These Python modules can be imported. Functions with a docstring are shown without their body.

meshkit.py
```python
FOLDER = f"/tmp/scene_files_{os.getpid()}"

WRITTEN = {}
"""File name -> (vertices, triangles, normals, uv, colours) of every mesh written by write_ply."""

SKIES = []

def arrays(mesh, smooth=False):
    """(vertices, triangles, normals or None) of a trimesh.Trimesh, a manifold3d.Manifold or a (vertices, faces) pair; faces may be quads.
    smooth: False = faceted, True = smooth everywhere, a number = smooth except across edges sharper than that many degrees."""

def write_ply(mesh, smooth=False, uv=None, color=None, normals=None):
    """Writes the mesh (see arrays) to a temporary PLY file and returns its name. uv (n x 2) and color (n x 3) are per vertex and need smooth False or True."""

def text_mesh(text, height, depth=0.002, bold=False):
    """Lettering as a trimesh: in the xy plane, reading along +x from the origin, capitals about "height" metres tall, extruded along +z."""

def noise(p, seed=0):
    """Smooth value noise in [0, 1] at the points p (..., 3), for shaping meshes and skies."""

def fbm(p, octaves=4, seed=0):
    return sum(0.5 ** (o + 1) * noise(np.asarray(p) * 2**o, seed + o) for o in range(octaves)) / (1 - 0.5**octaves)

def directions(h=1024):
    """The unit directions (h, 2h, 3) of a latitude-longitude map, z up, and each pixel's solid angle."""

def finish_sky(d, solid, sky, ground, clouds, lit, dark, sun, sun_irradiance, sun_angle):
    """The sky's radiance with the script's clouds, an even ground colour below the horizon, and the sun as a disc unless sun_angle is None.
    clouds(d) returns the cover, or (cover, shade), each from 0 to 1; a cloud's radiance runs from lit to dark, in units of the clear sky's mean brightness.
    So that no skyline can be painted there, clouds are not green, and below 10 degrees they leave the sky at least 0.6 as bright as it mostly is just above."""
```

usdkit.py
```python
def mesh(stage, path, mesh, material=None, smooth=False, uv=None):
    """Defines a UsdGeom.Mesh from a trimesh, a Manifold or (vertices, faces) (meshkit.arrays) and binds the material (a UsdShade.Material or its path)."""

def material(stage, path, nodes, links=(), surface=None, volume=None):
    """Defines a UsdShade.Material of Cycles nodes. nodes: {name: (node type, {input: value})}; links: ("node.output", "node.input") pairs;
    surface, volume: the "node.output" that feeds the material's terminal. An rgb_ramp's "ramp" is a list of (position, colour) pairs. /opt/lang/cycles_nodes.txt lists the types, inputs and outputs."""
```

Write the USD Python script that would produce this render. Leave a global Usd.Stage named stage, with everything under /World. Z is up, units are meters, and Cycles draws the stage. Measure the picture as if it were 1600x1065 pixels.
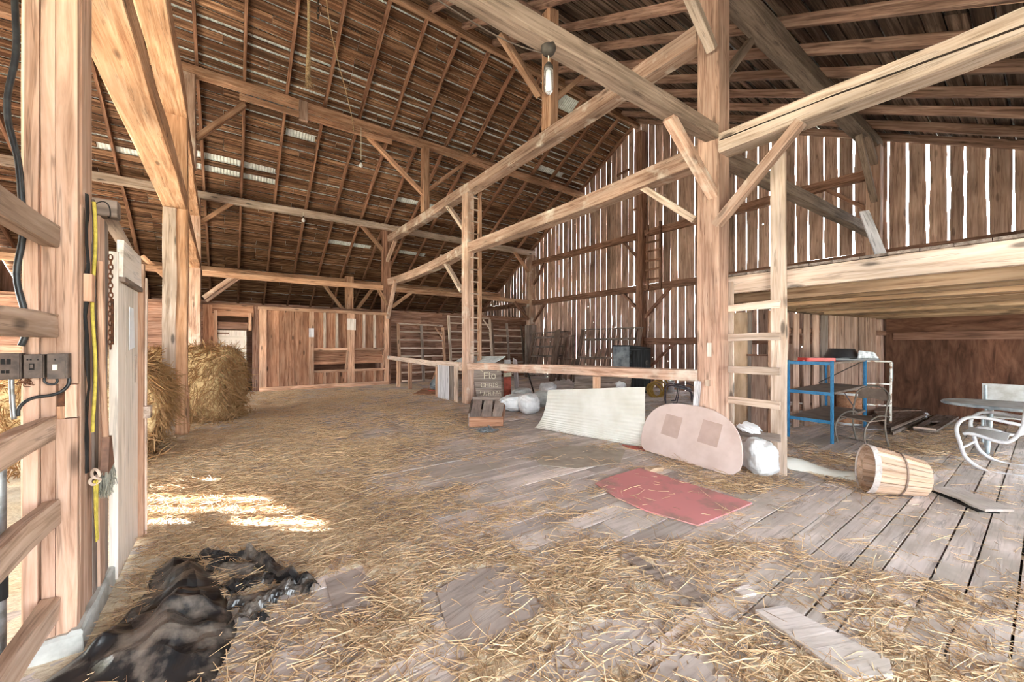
import math, random
import numpy as np
import trimesh, usdkit, meshkit
from shapely.geometry import Polygon, box as sbox
from shapely.ops import unary_union
from pxr import Usd, UsdGeom, UsdLux, UsdShade, Gf, Sdf, Vt

stage = Usd.Stage.CreateInMemory()
UsdGeom.SetStageUpAxis(stage, 'Z')
UsdGeom.Xform.Define(stage, '/World')

# ------------------------------------------------------------------ camera, sky, sun, exposure
F, CX, HY, CZ = 610.0, 800.0, 538.0, 1.5          # focal length in pixels of the 1600 x 1065 frame, eye level, eye height
YAW = math.radians(54.0)
FWD = np.array([math.cos(YAW), math.sin(YAW), 0.0])
RGT = np.array([math.sin(YAW), -math.cos(YAW), 0.0])
EYE = np.array([0.0, 0.0, CZ])
EXPOSURE = 0.88
SKY_COLOR, SKY_POWER = (0.84, 0.935, 1.0), 3.0
SUN_POWER, SUN_ELEV = 260000.0, 30.0

cam = UsdGeom.Camera.Define(stage, '/World/camera')
cam.CreateHorizontalApertureAttr(36.0)
cam.CreateFocalLengthAttr(36.0 * F / 1600)
cam.CreateVerticalApertureOffsetAttr(36.0 * (HY - 532.5) / 1600)
cam.CreateExposureAttr(EXPOSURE)
cam.CreateClippingRangeAttr(Gf.Vec2f(0.05, 500))
cam.AddTransformOp().Set(Gf.Matrix4d(*RGT, 0, 0, 0, 1, 0, *(-FWD), 0, *EYE, 1))

dome = UsdLux.DomeLight.Define(stage, '/World/sky')
dome.CreateColorAttr(Gf.Vec3f(*SKY_COLOR)); dome.CreateIntensityAttr(SKY_POWER)
SUN_DIR = np.array([RGT[0] * math.cos(math.radians(SUN_ELEV)), RGT[1] * math.cos(math.radians(SUN_ELEV)), -math.sin(math.radians(SUN_ELEV))])
sun = UsdLux.DistantLight.Define(stage, '/World/sun')
sun.CreateColorAttr(Gf.Vec3f(1.0, 0.97, 0.92)); sun.CreateIntensityAttr(SUN_POWER); sun.CreateAngleAttr(0.53)
_z = -SUN_DIR; _x = np.cross([0, 0, 1.0], _z); _x /= np.linalg.norm(_x); _y = np.cross(_z, _x)
sun.AddTransformOp().Set(Gf.Matrix4d(*_x, 0, *_y, 0, *_z, 0, 0, 0, 0, 1))

# ------------------------------------------------------------------ helpers
R = random.Random(7)
NR = np.random.default_rng(11)
V3 = lambda *a: np.array(a, float)

def ray(px, py):
    return FWD + (px - CX) / F * RGT + np.array([0, 0, (HY - py) / F])
def atZ(px, py, z=0.0):
    r = ray(px, py); return EYE + (z - CZ) / r[2] * r
def atX(px, py, X):
    r = ray(px, py); return EYE + X / r[0] * r
def atY(px, py, Y):
    r = ray(px, py); return EYE + Y / r[1] * r
def atL(px, py, A, B):
    """the point of the upright plane through plan points A and B that is seen at this pixel"""
    r = ray(px, py); d = V3(B[0] - A[0], B[1] - A[1]); n = V3(-d[1], d[0])
    t = (n @ V3(*A[:2])) / (n @ r[:2]); return EYE + t * r

_names = {}
def numbered(parent, name):
    k = _names.get((parent, name), 0); _names[(parent, name)] = k + 1
    return name if k == 0 else '%s_%03d' % (name, k)
def say(prim, label=None, cat=None, group=None, kind=None):
    for k, v in (('label', label), ('category', cat), ('group', group), ('kind', kind)):
        if v: prim.SetCustomDataByKey(k, v)
    return prim

GROUPS = {'side_rail': 'rough rails at the left edge', 'feed_sack': 'white feed sacks', 'hay_gate': 'barred gates along the back wall', 'straw_bale': 'round straw bales', 'purlin': 'long purlins under the roof', 'timber_post': 'timber posts of the inner frames', 'tie_beam': 'tie beams of the timber frame', 'gable_post': 'posts of the gable wall', 'purlin_strut': 'struts under the purlins', 'bare_bulb': 'bare bulbs on cords', 'hay_rack': 'hay racks by the gable', 'plywood_sheet': 'bare plywood pieces on the floor', 'loose_plank': 'loose planks on the floor', 'plastic_tarp': 'black plastic on the floor', 'rail': 'low rails of the drive bay', 'girt': 'girts over the back partition'}
def thing(name, label, cat, group=None, kind=None, at=None):
    group = group or (None if kind else GROUPS.get(name))
    path = '/World/' + numbered('/World', name)
    x = UsdGeom.Xform.Define(stage, path)
    if at is not None: x.AddTranslateOp().Set(Gf.Vec3d(*map(float, at)))
    say(x.GetPrim(), label, cat, group, kind)
    return path

def put(parent, name, mesh, mat, label=None, cat=None, group=None, kind=None, smooth=False):
    """one Mesh prim. mesh = (vertices, triangles, texture coordinates or None) or a list of such or a trimesh"""
    if isinstance(mesh, list): mesh = join(mesh)
    if isinstance(mesh, trimesh.Trimesh): mesh = (np.array(mesh.vertices), np.array(mesh.faces), None)
    v, f, tc = mesh
    v = np.asarray(v, np.float32); f = np.asarray(f, np.int32)
    if tc is None: tc = v + NR.uniform(0, 50, 3)
    path = parent + '/' + numbered(parent, name)
    m = UsdGeom.Mesh.Define(stage, path)
    m.CreatePointsAttr(Vt.Vec3fArray.FromNumpy(v))
    m.CreateFaceVertexCountsAttr(Vt.IntArray.FromNumpy(np.full(len(f), 3, np.int32)))
    m.CreateFaceVertexIndicesAttr(Vt.IntArray.FromNumpy(f.ravel()))
    m.CreateSubdivisionSchemeAttr('none')
    if smooth:
        n = np.zeros_like(v); fn = np.cross(v[f[:, 1]] - v[f[:, 0]], v[f[:, 2]] - v[f[:, 0]])
        for k in range(3): np.add.at(n, f[:, k], fn)
        n /= np.maximum(np.linalg.norm(n, axis=1, keepdims=True), 1e-12)
        m.CreateNormalsAttr(Vt.Vec3fArray.FromNumpy(n.astype(np.float32))); m.SetNormalsInterpolation('vertex')
    UsdGeom.PrimvarsAPI(m).CreatePrimvar('tc', Sdf.ValueTypeNames.Float3Array, 'vertex').Set(Vt.Vec3fArray.FromNumpy(np.asarray(tc, np.float32)))
    UsdShade.MaterialBindingAPI.Apply(m.GetPrim()).Bind(mat)
    say(m.GetPrim(), label, cat, group, kind)
    return path

def join(ms):
    V, Fs, T, n = [], [], [], 0
    for m in ms:
        if isinstance(m, trimesh.Trimesh): m = (np.array(m.vertices), np.array(m.faces), None)
        v, f, t = m
        V.append(v); Fs.append(np.asarray(f) + n); T.append(v + NR.uniform(0, 50, 3) if t is None else t); n += len(v)
    return np.vstack(V), np.vstack(Fs), np.vstack(T)

def unit(a): a = np.asarray(a, float); return a / np.linalg.norm(a)

def bar(p0, p1, w, h, up=(0, 0, 1), n=None, ch=0.0, wob=0.0, bow=0.0, taper=1.0):
    """a straight length of wood: w across (side = along x up), h along up. Chamfer ch, wobble wob, sag bow."""
    p0, p1 = V3(*p0), V3(*p1); L = np.linalg.norm(p1 - p0); d = (p1 - p0) / L
    up = V3(*up)
    if abs(d @ up) > 0.99: up = V3(0, 1, 0) if abs(d[1]) < .9 else V3(1, 0, 0)
    s = unit(np.cross(d, up)); u = np.cross(s, d)
    if n is None: n = max(1, int(L / 0.9)) if (wob or bow) else 1
    a, b = w / 2, h / 2
    if ch: c = [(-a + ch, -b), (a - ch, -b), (a, -b + ch), (a, b - ch), (a - ch, b), (-a + ch, b), (-a, b - ch), (-a, -b + ch)]
    else: c = [(-a, -b), (a, -b), (a, b), (-a, b)]
    c = np.array(c); k = len(c)
    off = NR.uniform(0, 60, 3)
    V, T = [], []
    for i in range(n + 1):
        t = i / n; cc = c * (1 + (taper - 1) * t)
        if wob: cc = cc + NR.normal(0, wob, c.shape)
        o = NR.normal(0, wob, 2) if wob else (0, 0)
        base = p0 + d * (L * t) + u * (-bow * 4 * t * (1 - t))
        V.append(base + np.outer(cc[:, 0] + o[0], s) + np.outer(cc[:, 1] + o[1], u))
        T.append(np.column_stack([np.full(k, L * t), cc[:, 0], cc[:, 1]]) + off)
    V, T = np.vstack(V), np.vstack(T)
    Q = []
    for i in range(n):
        for j in range(k):
            q = (i * k + j, i * k + (j + 1) % k, (i + 1) * k + (j + 1) % k, (i + 1) * k + j)
            Q += [(q[0], q[2], q[1]), (q[0], q[3], q[2])]
    for j in range(1, k - 1):
        Q += [(0, j, j + 1), (n * k, n * k + j + 1, n * k + j)]
    Fa = np.array(Q)
    # consistent outward winding
    e = V[Fa]; vol = np.einsum('ij,ij->i', e[:, 0] - V.mean(0), np.cross(e[:, 1] - V.mean(0), e[:, 2] - V.mean(0))).sum()
    if vol < 0: Fa = Fa[:, ::-1]
    return V, Fa, T

def slab(x0, x1, y0, y1, z0, z1, **k):
    """axis-aligned piece, grain along its longest side"""
    d = [x1 - x0, y1 - y0, z1 - z0]; m = int(np.argmax(d)); c = [(x0 + x1) / 2, (y0 + y1) / 2, (z0 + z1) / 2]
    p, q = list(c), list(c); p[m] = [x0, y0, z0][m]; q[m] = [x1, y1, z1][m]
    if m == 2: return bar(p, q, d[0], d[1], up=(0, 1, 0), **k)
    if m == 0: return bar(p, q, d[1], d[2], **k)
    return bar(p, q, d[0], d[2], **k)

def tube(pts, r, sides=8, caps=True):
    p = np.asarray(pts, float); n = len(p); rr = np.broadcast_to(np.asarray(r, float), (n,))
    t = np.gradient(p, axis=0); t /= np.linalg.norm(t, axis=1, keepdims=True) + 1e-12
    a = np.cross(t[0], [0, 0, 1.0] if abs(t[0][2]) < .9 else [1.0, 0, 0]); a /= np.linalg.norm(a)
    A = []
    for i in range(n):
        a = a - (a @ t[i]) * t[i]; a /= np.linalg.norm(a); A.append(a)
    A = np.array(A); B = np.cross(t, A); g = np.arange(sides) * 2 * np.pi / sides
    V = p[:, None] + rr[:, None, None] * (np.cos(g)[None, :, None] * A[:, None] + np.sin(g)[None, :, None] * B[:, None])
    i, j = np.meshgrid(np.arange(n - 1), np.arange(sides), indexing='ij')
    q = np.stack([i * sides + j, i * sides + (j + 1) % sides, (i + 1) * sides + (j + 1) % sides, (i + 1) * sides + j], -1).reshape(-1, 4)
    Fa = np.vstack([q[:, [0, 1, 2]], q[:, [0, 2, 3]]])
    V = V.reshape(-1, 3)
    if caps:
        V = np.vstack([V, p[0], p[-1]]); m = n * sides
        Fa = np.vstack([Fa, [(m, (j + 1) % sides, j) for j in range(sides)], [(m + 1, (n - 1) * sides + j, (n - 1) * sides + (j + 1) % sides) for j in range(sides)]])
    L = np.concatenate([[0], np.cumsum(np.linalg.norm(np.diff(p, axis=0), axis=1))])
    off = NR.uniform(0, 50, 3)
    T = np.column_stack([np.repeat(L, sides), np.tile(np.cos(g), n) * np.repeat(rr, sides), np.tile(np.sin(g), n) * np.repeat(rr, sides)])
    if caps: T = np.vstack([T, [0, 0, 0], [L[-1], 0, 0]])
    return V, Fa, T + off

def spline(pts, n=24):
    p = np.asarray(pts, float); p = p[np.r_[True, np.linalg.norm(np.diff(p, axis=0), axis=1) > 1e-6]]
    if len(p) < 3: return np.linspace(p[0], p[-1], n)
    from scipy.interpolate import CubicSpline
    L = np.concatenate([[0], np.cumsum(np.linalg.norm(np.diff(p, axis=0), axis=1))])
    return CubicSpline(L, p)(np.linspace(0, L[-1], n))

def lathe(profile, center, axis=(0, 0, 1), sides=28):
    """profile: (radius, height) pairs, closed by the caller"""
    axis = unit(axis); a = unit(np.cross(axis, [1, 0, 0] if abs(axis[0]) < .9 else [0, 1, 0])); b = np.cross(axis, a)
    g = np.arange(sides) * 2 * np.pi / sides; V = []
    for r, h in profile: V.append(V3(*center) + h * axis + r * (np.outer(np.cos(g), a) + np.outer(np.sin(g), b)))
    n = len(profile); V = np.vstack(V)
    i, j = np.meshgrid(np.arange(n - 1), np.arange(sides), indexing='ij')
    q = np.stack([i * sides + j, i * sides + (j + 1) % sides, (i + 1) * sides + (j + 1) % sides, (i + 1) * sides + j], -1).reshape(-1, 4)
    return V, np.vstack([q[:, [0, 1, 2]], q[:, [0, 2, 3]]]), None

def plate(poly, origin, ex, ey, th, tex=None):
    """a shapely outline extruded by th along ex x ey, placed in the frame (origin, ex, ey)"""
    m = trimesh.creation.extrude_polygon(poly, th, engine='earcut')
    ex, ey = unit(ex), unit(ey); ez = np.cross(ex, ey); v = np.array(m.vertices)
    return V3(*origin) + v[:, :1] * ex + v[:, 1:2] * ey + v[:, 2:] * ez, np.array(m.faces), v + NR.uniform(0, 50, 3)

# ------------------------------------------------------------------ materials
def lin(c):
    c = np.array(c, float) / 255; return tuple(np.where(c < .04045, c / 12.92, ((c + .055) / 1.055) ** 2.4))
LK = '/World/Looks/'
def soft(c, k=.2):
    c = np.array(c, float); return tuple((c + (c @ [.3, .59, .11] - c) * k) * [1.0, .968, .985])
def wood(name, dark, mid, light, grain=(1.3, 22, 22), rough=.85, bump=.25, tone=.28, blotch=.35, crack=.3, knots=.45, detail=5, stain=None):
    """weathered timber; grain runs along the first component of the primvar tc"""
    dark, mid, light = soft(dark), soft(mid), soft(light)
    n = {'tc': ('attribute', {'attribute': 'tc'}),
         'mp': ('mapping', {'scale': grain}), 'g': ('noise_texture', {'scale': 1.0, 'detail': detail, 'roughness': .62, 'distortion': .6}),
         'rp': ('rgb_ramp', {'ramp': [(0.28, lin(dark)), (0.48, lin(mid)), (0.72, lin(light))]}),
         'mb': ('mapping', {'scale': (.9, 2.6, 2.6)}), 'b': ('noise_texture', {'scale': 1.2, 'detail': 3.0}),
         'br': ('map_range', {'from_min': .3, 'from_max': .7, 'to_min': 1 - blotch, 'to_max': 1 + blotch * .45}),
         'mc': ('mapping', {'scale': (.8, 16, 16)}), 'c': ('noise_texture', {'scale': 1.7, 'detail': 2.0, 'distortion': .3}),
         'cr': ('rgb_ramp', {'ramp': [(0.0, (1, 1, 1)), (.345, (1, 1, 1)), (.37, (1 - crack,) * 3), (.385, (1 - crack,) * 3), (.41, (1, 1, 1)), (1, (1, 1, 1))]}),
         'mk': ('mapping', {'scale': (1.6, 5.5, 5.5)}), 'k': ('voronoi_texture', {'scale': 1.0, 'randomness': 1.0}),
         'kr': ('rgb_ramp', {'ramp': [(0.0, (1 - knots,) * 3), (.09, (1 - knots,) * 3), (.17, (1, 1, 1)), (1, (1, 1, 1))]}),
         'oi': ('object_info', {}), 'ge': ('geometry', {}), 'ad': ('math', {'math_type': 'add'}), 'fr': ('math', {'math_type': 'fraction'}),
         'tr': ('map_range', {'from_min': 0.0, 'from_max': 1.0, 'to_min': 1 - tone, 'to_max': 1 + tone * .6}),
         'm1': ('mix_color', {'blend_type': 'multiply', 'fac': 1.0}), 'm2': ('mix_color', {'blend_type': 'multiply', 'fac': 1.0}),
         'v1': ('math', {'math_type': 'multiply'}), 'cc': ('combine_xyz', {}), 'm3': ('mix_color', {'blend_type': 'multiply', 'fac': 1.0, 'use_clamp_result': False}),
         'bp': ('bump', {'strength': bump, 'distance': .01}), 'p': ('principled_bsdf', {'roughness': rough, 'specular_ior_level': .25})}
    l = [('tc.vector', 'mp.vector'), ('mp.vector', 'g.vector'), ('g.fac', 'rp.fac'), ('tc.vector', 'mb.vector'), ('mb.vector', 'b.vector'), ('b.fac', 'br.value'),
         ('tc.vector', 'mc.vector'), ('mc.vector', 'c.vector'), ('c.fac', 'cr.fac'), ('tc.vector', 'mk.vector'), ('mk.vector', 'k.vector'), ('k.distance', 'kr.fac'),
         ('oi.random', 'ad.value1'), ('ge.random_per_island', 'ad.value2'), ('ad.value', 'fr.value1'), ('fr.value', 'tr.value'),
         ('rp.color', 'm1.a'), ('cr.color', 'm1.b'), ('m1.result', 'm2.a'), ('kr.color', 'm2.b'),
         ('br.result', 'v1.value1'), ('tr.result', 'v1.value2'), ('v1.value', 'cc.x'), ('v1.value', 'cc.y'), ('v1.value', 'cc.z'),
         ('m2.result', 'm3.a'), ('cc.vector', 'm3.b'), ('g.fac', 'bp.height'), ('bp.normal', 'p.normal')]
    out = 'm3.result'
    if stain:      # worn pale / dusty patches of their own shape
        col, lo, hi, sc = stain
        n.update({'s': ('noise_texture', {'scale': sc, 'detail': 4.0, 'roughness': .65}), 'sr': ('map_range', {'from_min': lo, 'from_max': hi, 'to_min': 0.0, 'to_max': .85, 'clamp': True}), 'sm': ('mix_color', {'b': lin(col)})})
        l += [('tc.vector', 's.vector'), ('s.fac', 'sr.value'), ('sr.result', 'sm.fac'), (out, 'sm.a')]; out = 'sm.result'
    return usdkit.material(stage, LK + name, n, l + [(out, 'p.base_color')], surface='p.BSDF')

def plain(name, col, rough=.6, metal=0.0, var=.15, scale=6.0, col2=None, lo=.4, hi=.65, spec=.4, bump=0.0, **pk):
    c = np.array(lin(col)); c2 = np.array(lin(col2)) if col2 is not None else c * (1 - var)
    n = {'tc': ('attribute', {'attribute': 'tc'}), 'n': ('noise_texture', {'scale': scale, 'detail': 5.0, 'roughness': .6}),
         'r': ('rgb_ramp', {'ramp': [(lo, tuple(c)), (hi, tuple(c2))]}), 'p': ('principled_bsdf', {'roughness': rough, 'metallic': metal, 'specular_ior_level': spec, **pk})}
    l = [('tc.vector', 'n.vector'), ('n.fac', 'r.fac'), ('r.color', 'p.base_color')]
    if bump:
        n['bp'] = ('bump', {'strength': bump, 'distance': .02}); l += [('n.fac', 'bp.height'), ('bp.normal', 'p.normal')]
    return usdkit.material(stage, LK + name, n, l, surface='p.BSDF')

def straw_mat(name, stops, trans=.25):
    n = {'ge': ('geometry', {}), 'r': ('rgb_ramp', {'ramp': [(i / (len(stops) - 1), lin(np.array(c) * [1.0, .955, .95])) for i, c in enumerate(stops)]}),
         'p': ('principled_bsdf', {'roughness': .55, 'specular_ior_level': .35}), 't': ('translucent_bsdf', {}), 'x': ('mix_closure', {'fac': trans})}
    return usdkit.material(stage, LK + name, n, [('ge.random_per_island', 'r.fac'), ('r.color', 'p.base_color'), ('r.color', 't.color'), ('p.BSDF', 'x.closure1'), ('t.BSDF', 'x.closure2')], surface='x.closure')

M = {}
M['beam'] = wood('beam_wood', (150, 105, 78), (201, 162, 132), (226, 196, 168), stain=((222, 210, 196), .56, .7, 1.6))
M['post'] = wood('post_wood', (132, 92, 70), (188, 148, 120), (212, 178, 150))
M['graybeam'] = wood('gray_beam_wood', (112, 93, 76), (150, 128, 106), (178, 156, 132), knots=.3)
M['warm'] = wood('warm_wood', (160, 104, 62), (208, 154, 106), (232, 190, 146), knots=.6)
M['pale'] = wood('pale_wood', (168, 140, 112), (214, 190, 162), (236, 218, 196), knots=.7)
M['purlin'] = wood('purlin_wood', (140, 90, 58), (192, 142, 102), (218, 178, 140))
M['rafter'] = wood('rafter_wood', (96, 60, 40), (150, 102, 72), (182, 136, 102))
M['rafter2'] = wood('rafter_wood_right', (98, 70, 54), (158, 118, 94), (192, 156, 130), knots=.7)
M['deck'] = wood('roof_board_wood', (58, 34, 20), (112, 72, 44), (200, 154, 110), grain=(.55, 20, 20), tone=.3, blotch=.4, crack=.5, knots=.2)
M['deck2'] = wood('roof_board_wood_right', (52, 38, 30), (96, 76, 60), (160, 136, 114), grain=(.55, 14, 14), tone=.4, blotch=.5)
M['gable'] = wood('gable_board_wood', (130, 96, 76), (186, 148, 122), (214, 182, 156), tone=.38)
M['girt'] = wood('girt_wood', (96, 62, 42), (144, 100, 74), (176, 132, 104))
M['plank'] = wood('floor_plank_wood', (190, 178, 164), (226, 215, 201), (240, 232, 221), grain=(1.6, 26, 26), tone=.2, knots=.3, stain=((176, 164, 152), .45, .65, 1.3))
M['stud'] = wood('stud_wood', (162, 110, 76), (208, 158, 118), (232, 192, 154), knots=.6)
M['sheath'] = wood('sheathing_wood', (134, 82, 52), (182, 126, 88), (210, 160, 120), knots=.7)
M['backwall'] = wood('back_wall_wood', (104, 66, 46), (148, 104, 78), (184, 146, 122))
M['ply'] = wood('plywood', (74, 42, 26), (112, 70, 46), (140, 96, 68), grain=(2, 9, 9), knots=.15, crack=.15)
M['tanply'] = wood('tan_plywood', (176, 142, 102), (206, 174, 132), (220, 192, 154), grain=(2, 6, 6), knots=.1, crack=.1)
M['joist'] = wood('joist_wood', (134, 96, 62), (186, 148, 106), (210, 178, 136), tone=.6)
M['slat'] = wood('slat_wood', (138, 100, 76), (184, 148, 122), (210, 180, 154), tone=.35)
M['weather'] = wood('weathered_wood', (96, 82, 70), (146, 130, 114), (178, 164, 148), tone=.35)
M['rack'] = wood('rack_wood', (84, 64, 50), (138, 112, 92), (172, 148, 126), tone=.35)
M['whitewash'] = wood('whitewashed_wood', (150, 150, 146), (206, 208, 206), (230, 232, 230), tone=.12, blotch=.2, crack=.4, knots=.3)
M['doorwhite'] = wood('old_white_paint', (196, 184, 160), (232, 222, 200), (242, 236, 220), tone=.05, blotch=.12, crack=.2, knots=.15)
M['galv'] = plain('galvanised_sheet', (232, 234, 232), rough=.45, metal=0.0, col2=(196, 198, 196), scale=9)
M['earth'] = plain('bare_earth', (150, 138, 122), rough=.95, col2=(120, 108, 92), scale=1.5, spec=.1)
M['outside'] = plain('outside_ground', (176, 172, 158), rough=.95, col2=(150, 150, 128), scale=.6, spec=.1)
# ------------------------------------------------------------------ the building: sizes
XG, XL = 12.0, -5.5                     # right gable, left gable
X1, X0 = 4.86, -0.95                    # camera faces of the two inner bents
YR, ZR = 8.75, 9.47                     # ridge (underside of rafters)
SL, SRr = 0.570, 0.515                  # roof slopes, far and near side
YE, YF = 20.2, -2.6                     # far and near eaves
rz = lambda y: ZR - SL * (y - YR) if y > YR else ZR - SRr * (YR - y)

def deck_rows(y_from, y_to, pitch): return np.arange(0, abs(y_to - y_from), pitch)

# ground outside and floor of the barn
put('/World', 'ground', slab(-60, 70, -60, 70, -.75, -.7), M['outside'], 'pale bare ground outside around the barn, seen only through gaps', 'ground', kind='structure')
FL = thing('floor', 'grey weathered plank floor of the barn strewn with straw and dust', 'floor', kind='structure')
put(FL, 'subfloor', slab(XL, XG, YF, 20.2, -.3, -.075), M['earth'])
edges = [-2.6, -2.38, -2.18, -1.96, -1.75, -1.55, -1.34, -1.12, -.9, -.7, -.5, -.3, -.1, .11, .297, .449, .655, .795, 1.0, 1.177, 1.45]
while edges[-1] < 15.0: edges.append(edges[-1] + R.choice([.2, .23, .26, .29]))
far = []
for i in range(len(edges) - 1):
    y0, y1 = edges[i] + .006, edges[i + 1] - .006
    x = XL
    while x < XG - .05:
        L = R.uniform(3.2, 4.8); xe = min(XG, x + L)
        if XG - xe < 1.2: xe = XG
        if i == 20 or 14 <= i <= 19:                 # keep the foreground boards whole from the doorway to the loft
            xe = {True: 1.6 + .25 * (i % 3), False: XG if x > 4 else 5.15 + .05 * (i % 2)}[x < 1]
        b = slab(x + .004, xe - .004, y0, y1, -.045 + R.uniform(-.004, .004), R.uniform(-.0018, .0012), n=3, wob=.0009)
        if y0 < 7.0: put(FL, 'plank', b, M['plank'])
        else: far.append(b)
        x = xe
put(FL, 'far_plank', far, M['plank'], kind='stuff')

# roof: rafters, boards, corrugated metal on top
RX = [-.58 + .9 * k for k in range(-5, 14)] + [11.93]
def roof(name, label, far_side, pitch, mat, rmat, rw, rh, holes):
    P = thing(name, label, 'roof', kind='structure')
    yA, yB, s = (YR, YE, SL) if far_side else (YR, YF - .3, SRr)
    sg = 1 if far_side else -1
    L = math.hypot(yB - yA, s * (yB - yA)); dY, dZ = sg / math.hypot(1, s), -s / math.hypot(1, s)
    N = V3(0, sg * s, 1) / math.hypot(1, s)
    A = V3(0, yA, ZR)
    pt = lambda x, q, o: V3(x, A[1] + q * dY, A[2] + q * dZ) + N * o
    for x in RX:
        put(P, 'rafter', bar(pt(x, -.05, rh / 2), pt(x, L, rh / 2), rw, rh, up=N, wob=.006, ch=.006, n=8), rmat)
    q = -.09
    while q < L - .05:
        w = pitch - (R.choice([.015, .02, .034, .05, .06]) if q < 7 else R.choice([.01, .014, .02, .034])); lift = R.uniform(0, .006)
        x = XL
        while x < XG:
            k = R.choice([3, 4, 5, 6]); xe = x + .9 * k
            if XG + .1 - xe < 1.5: xe = XG + .12
            segs = [(x, xe)]
            for (hx0, hx1, hq0, hq1) in holes:
                if hq0 <= q + w / 2 <= hq1:
                    ns = []
                    for a, b in segs:
                        if hx1 <= a or hx0 >= b: ns.append((a, b)); continue
                        if hx0 - a > .1: ns.append((a, hx0))
                        if b - hx1 > .1: ns.append((hx1, b))
                    segs = ns
            for a, b in segs:
                sk = R.uniform(-.005, .005)
                put(P, 'roof_board', bar(pt(a + .004, q + w / 2 - sk, rh + .011 + lift), pt(b - .004, q + w / 2 + sk, rh + .011 + lift), .02, w * R.uniform(.97, 1.01), up=V3(0, dY, dZ), n=4, wob=.003), mat)
            x = xe
        q += pitch
    # corrugated metal
    per, nx = .076, int((XG + .3 - XL) / .076 * 4)
    xs = np.linspace(XL - .1, XG + .2, nx); hs = .009 * np.sin((xs - XL) / per * 2 * np.pi)
    rows = []
    for j, qq in enumerate(np.arange(-.1, L + .1, 1.95)):
        qe = min(qq + 2.05, L + .25); o = rh + .052 + .004 * (j % 2)
        a = np.array([pt(xx, qq, o + h) for xx, h in zip(xs, hs)]); b = np.array([pt(xx, qe, o + h) for xx, h in zip(xs, hs)])
        i = np.arange(nx - 1); f = np.vstack([np.column_stack([i, i + 1, i + nx]), np.column_stack([i + 1, i + nx + 1, i + nx])])
        up = np.vstack([a, b]); top = up + N * .002
        put(P, 'metal_sheet', (np.vstack([up, top]), np.vstack([f[:, ::-1], f + 2 * nx]), None), M['galv'])
    put(P, 'ridge_cap', bar(pt(XL - .1, .12, rh + .085), pt(XG + .25, .12, rh + .085), .004, .5, up=V3(0, dY, dZ)), M['galv'])
    return P
def roofq(px, py, far_side=True):
    """roof coordinates (x, distance down the slope) of a pixel"""
    r = ray(px, py); s = SL if far_side else -SRr
    # z = ZR + .15 - s (y - YR)
    t = (ZR + .17 + s * YR - CZ) / (r[2] + s * r[1]); p = EYE + t * r
    return p[0], abs(p[1] - YR) * math.hypot(1, SL if far_side else SRr)
def hole(pa, pb, dq, snap=True):
    a, b = roofq(*pa), roofq(*pb); q = (a[1] + b[1]) / 2
    return (min(a[0], b[0]), max(a[0], b[0]), q - dq / 2, q + dq / 2)
HOLES = [hole((447, 202), (493, 212), .3), hole((306, 238), (430, 264), .2), hole((306, 258), (430, 280), .16), hole((326, 379), (500, 396), .2), hole((514, 374), (580, 384), .2), hole((622, 304), (680, 318), .2), hole((150, 205), (222, 220), .16), hole((150, 222), (225, 236), .2), hole((620, 388), (665, 396), .2), hole((868, 150), (905, 165), .25), hole((838, 258), (880, 272), .2)]
roof('ceiling', 'far roof slope seen from below: brown boards over rafters with bright corrugated metal in the gaps', True, .205, M['deck'], M['rafter'], .065, .13, HOLES)
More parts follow.
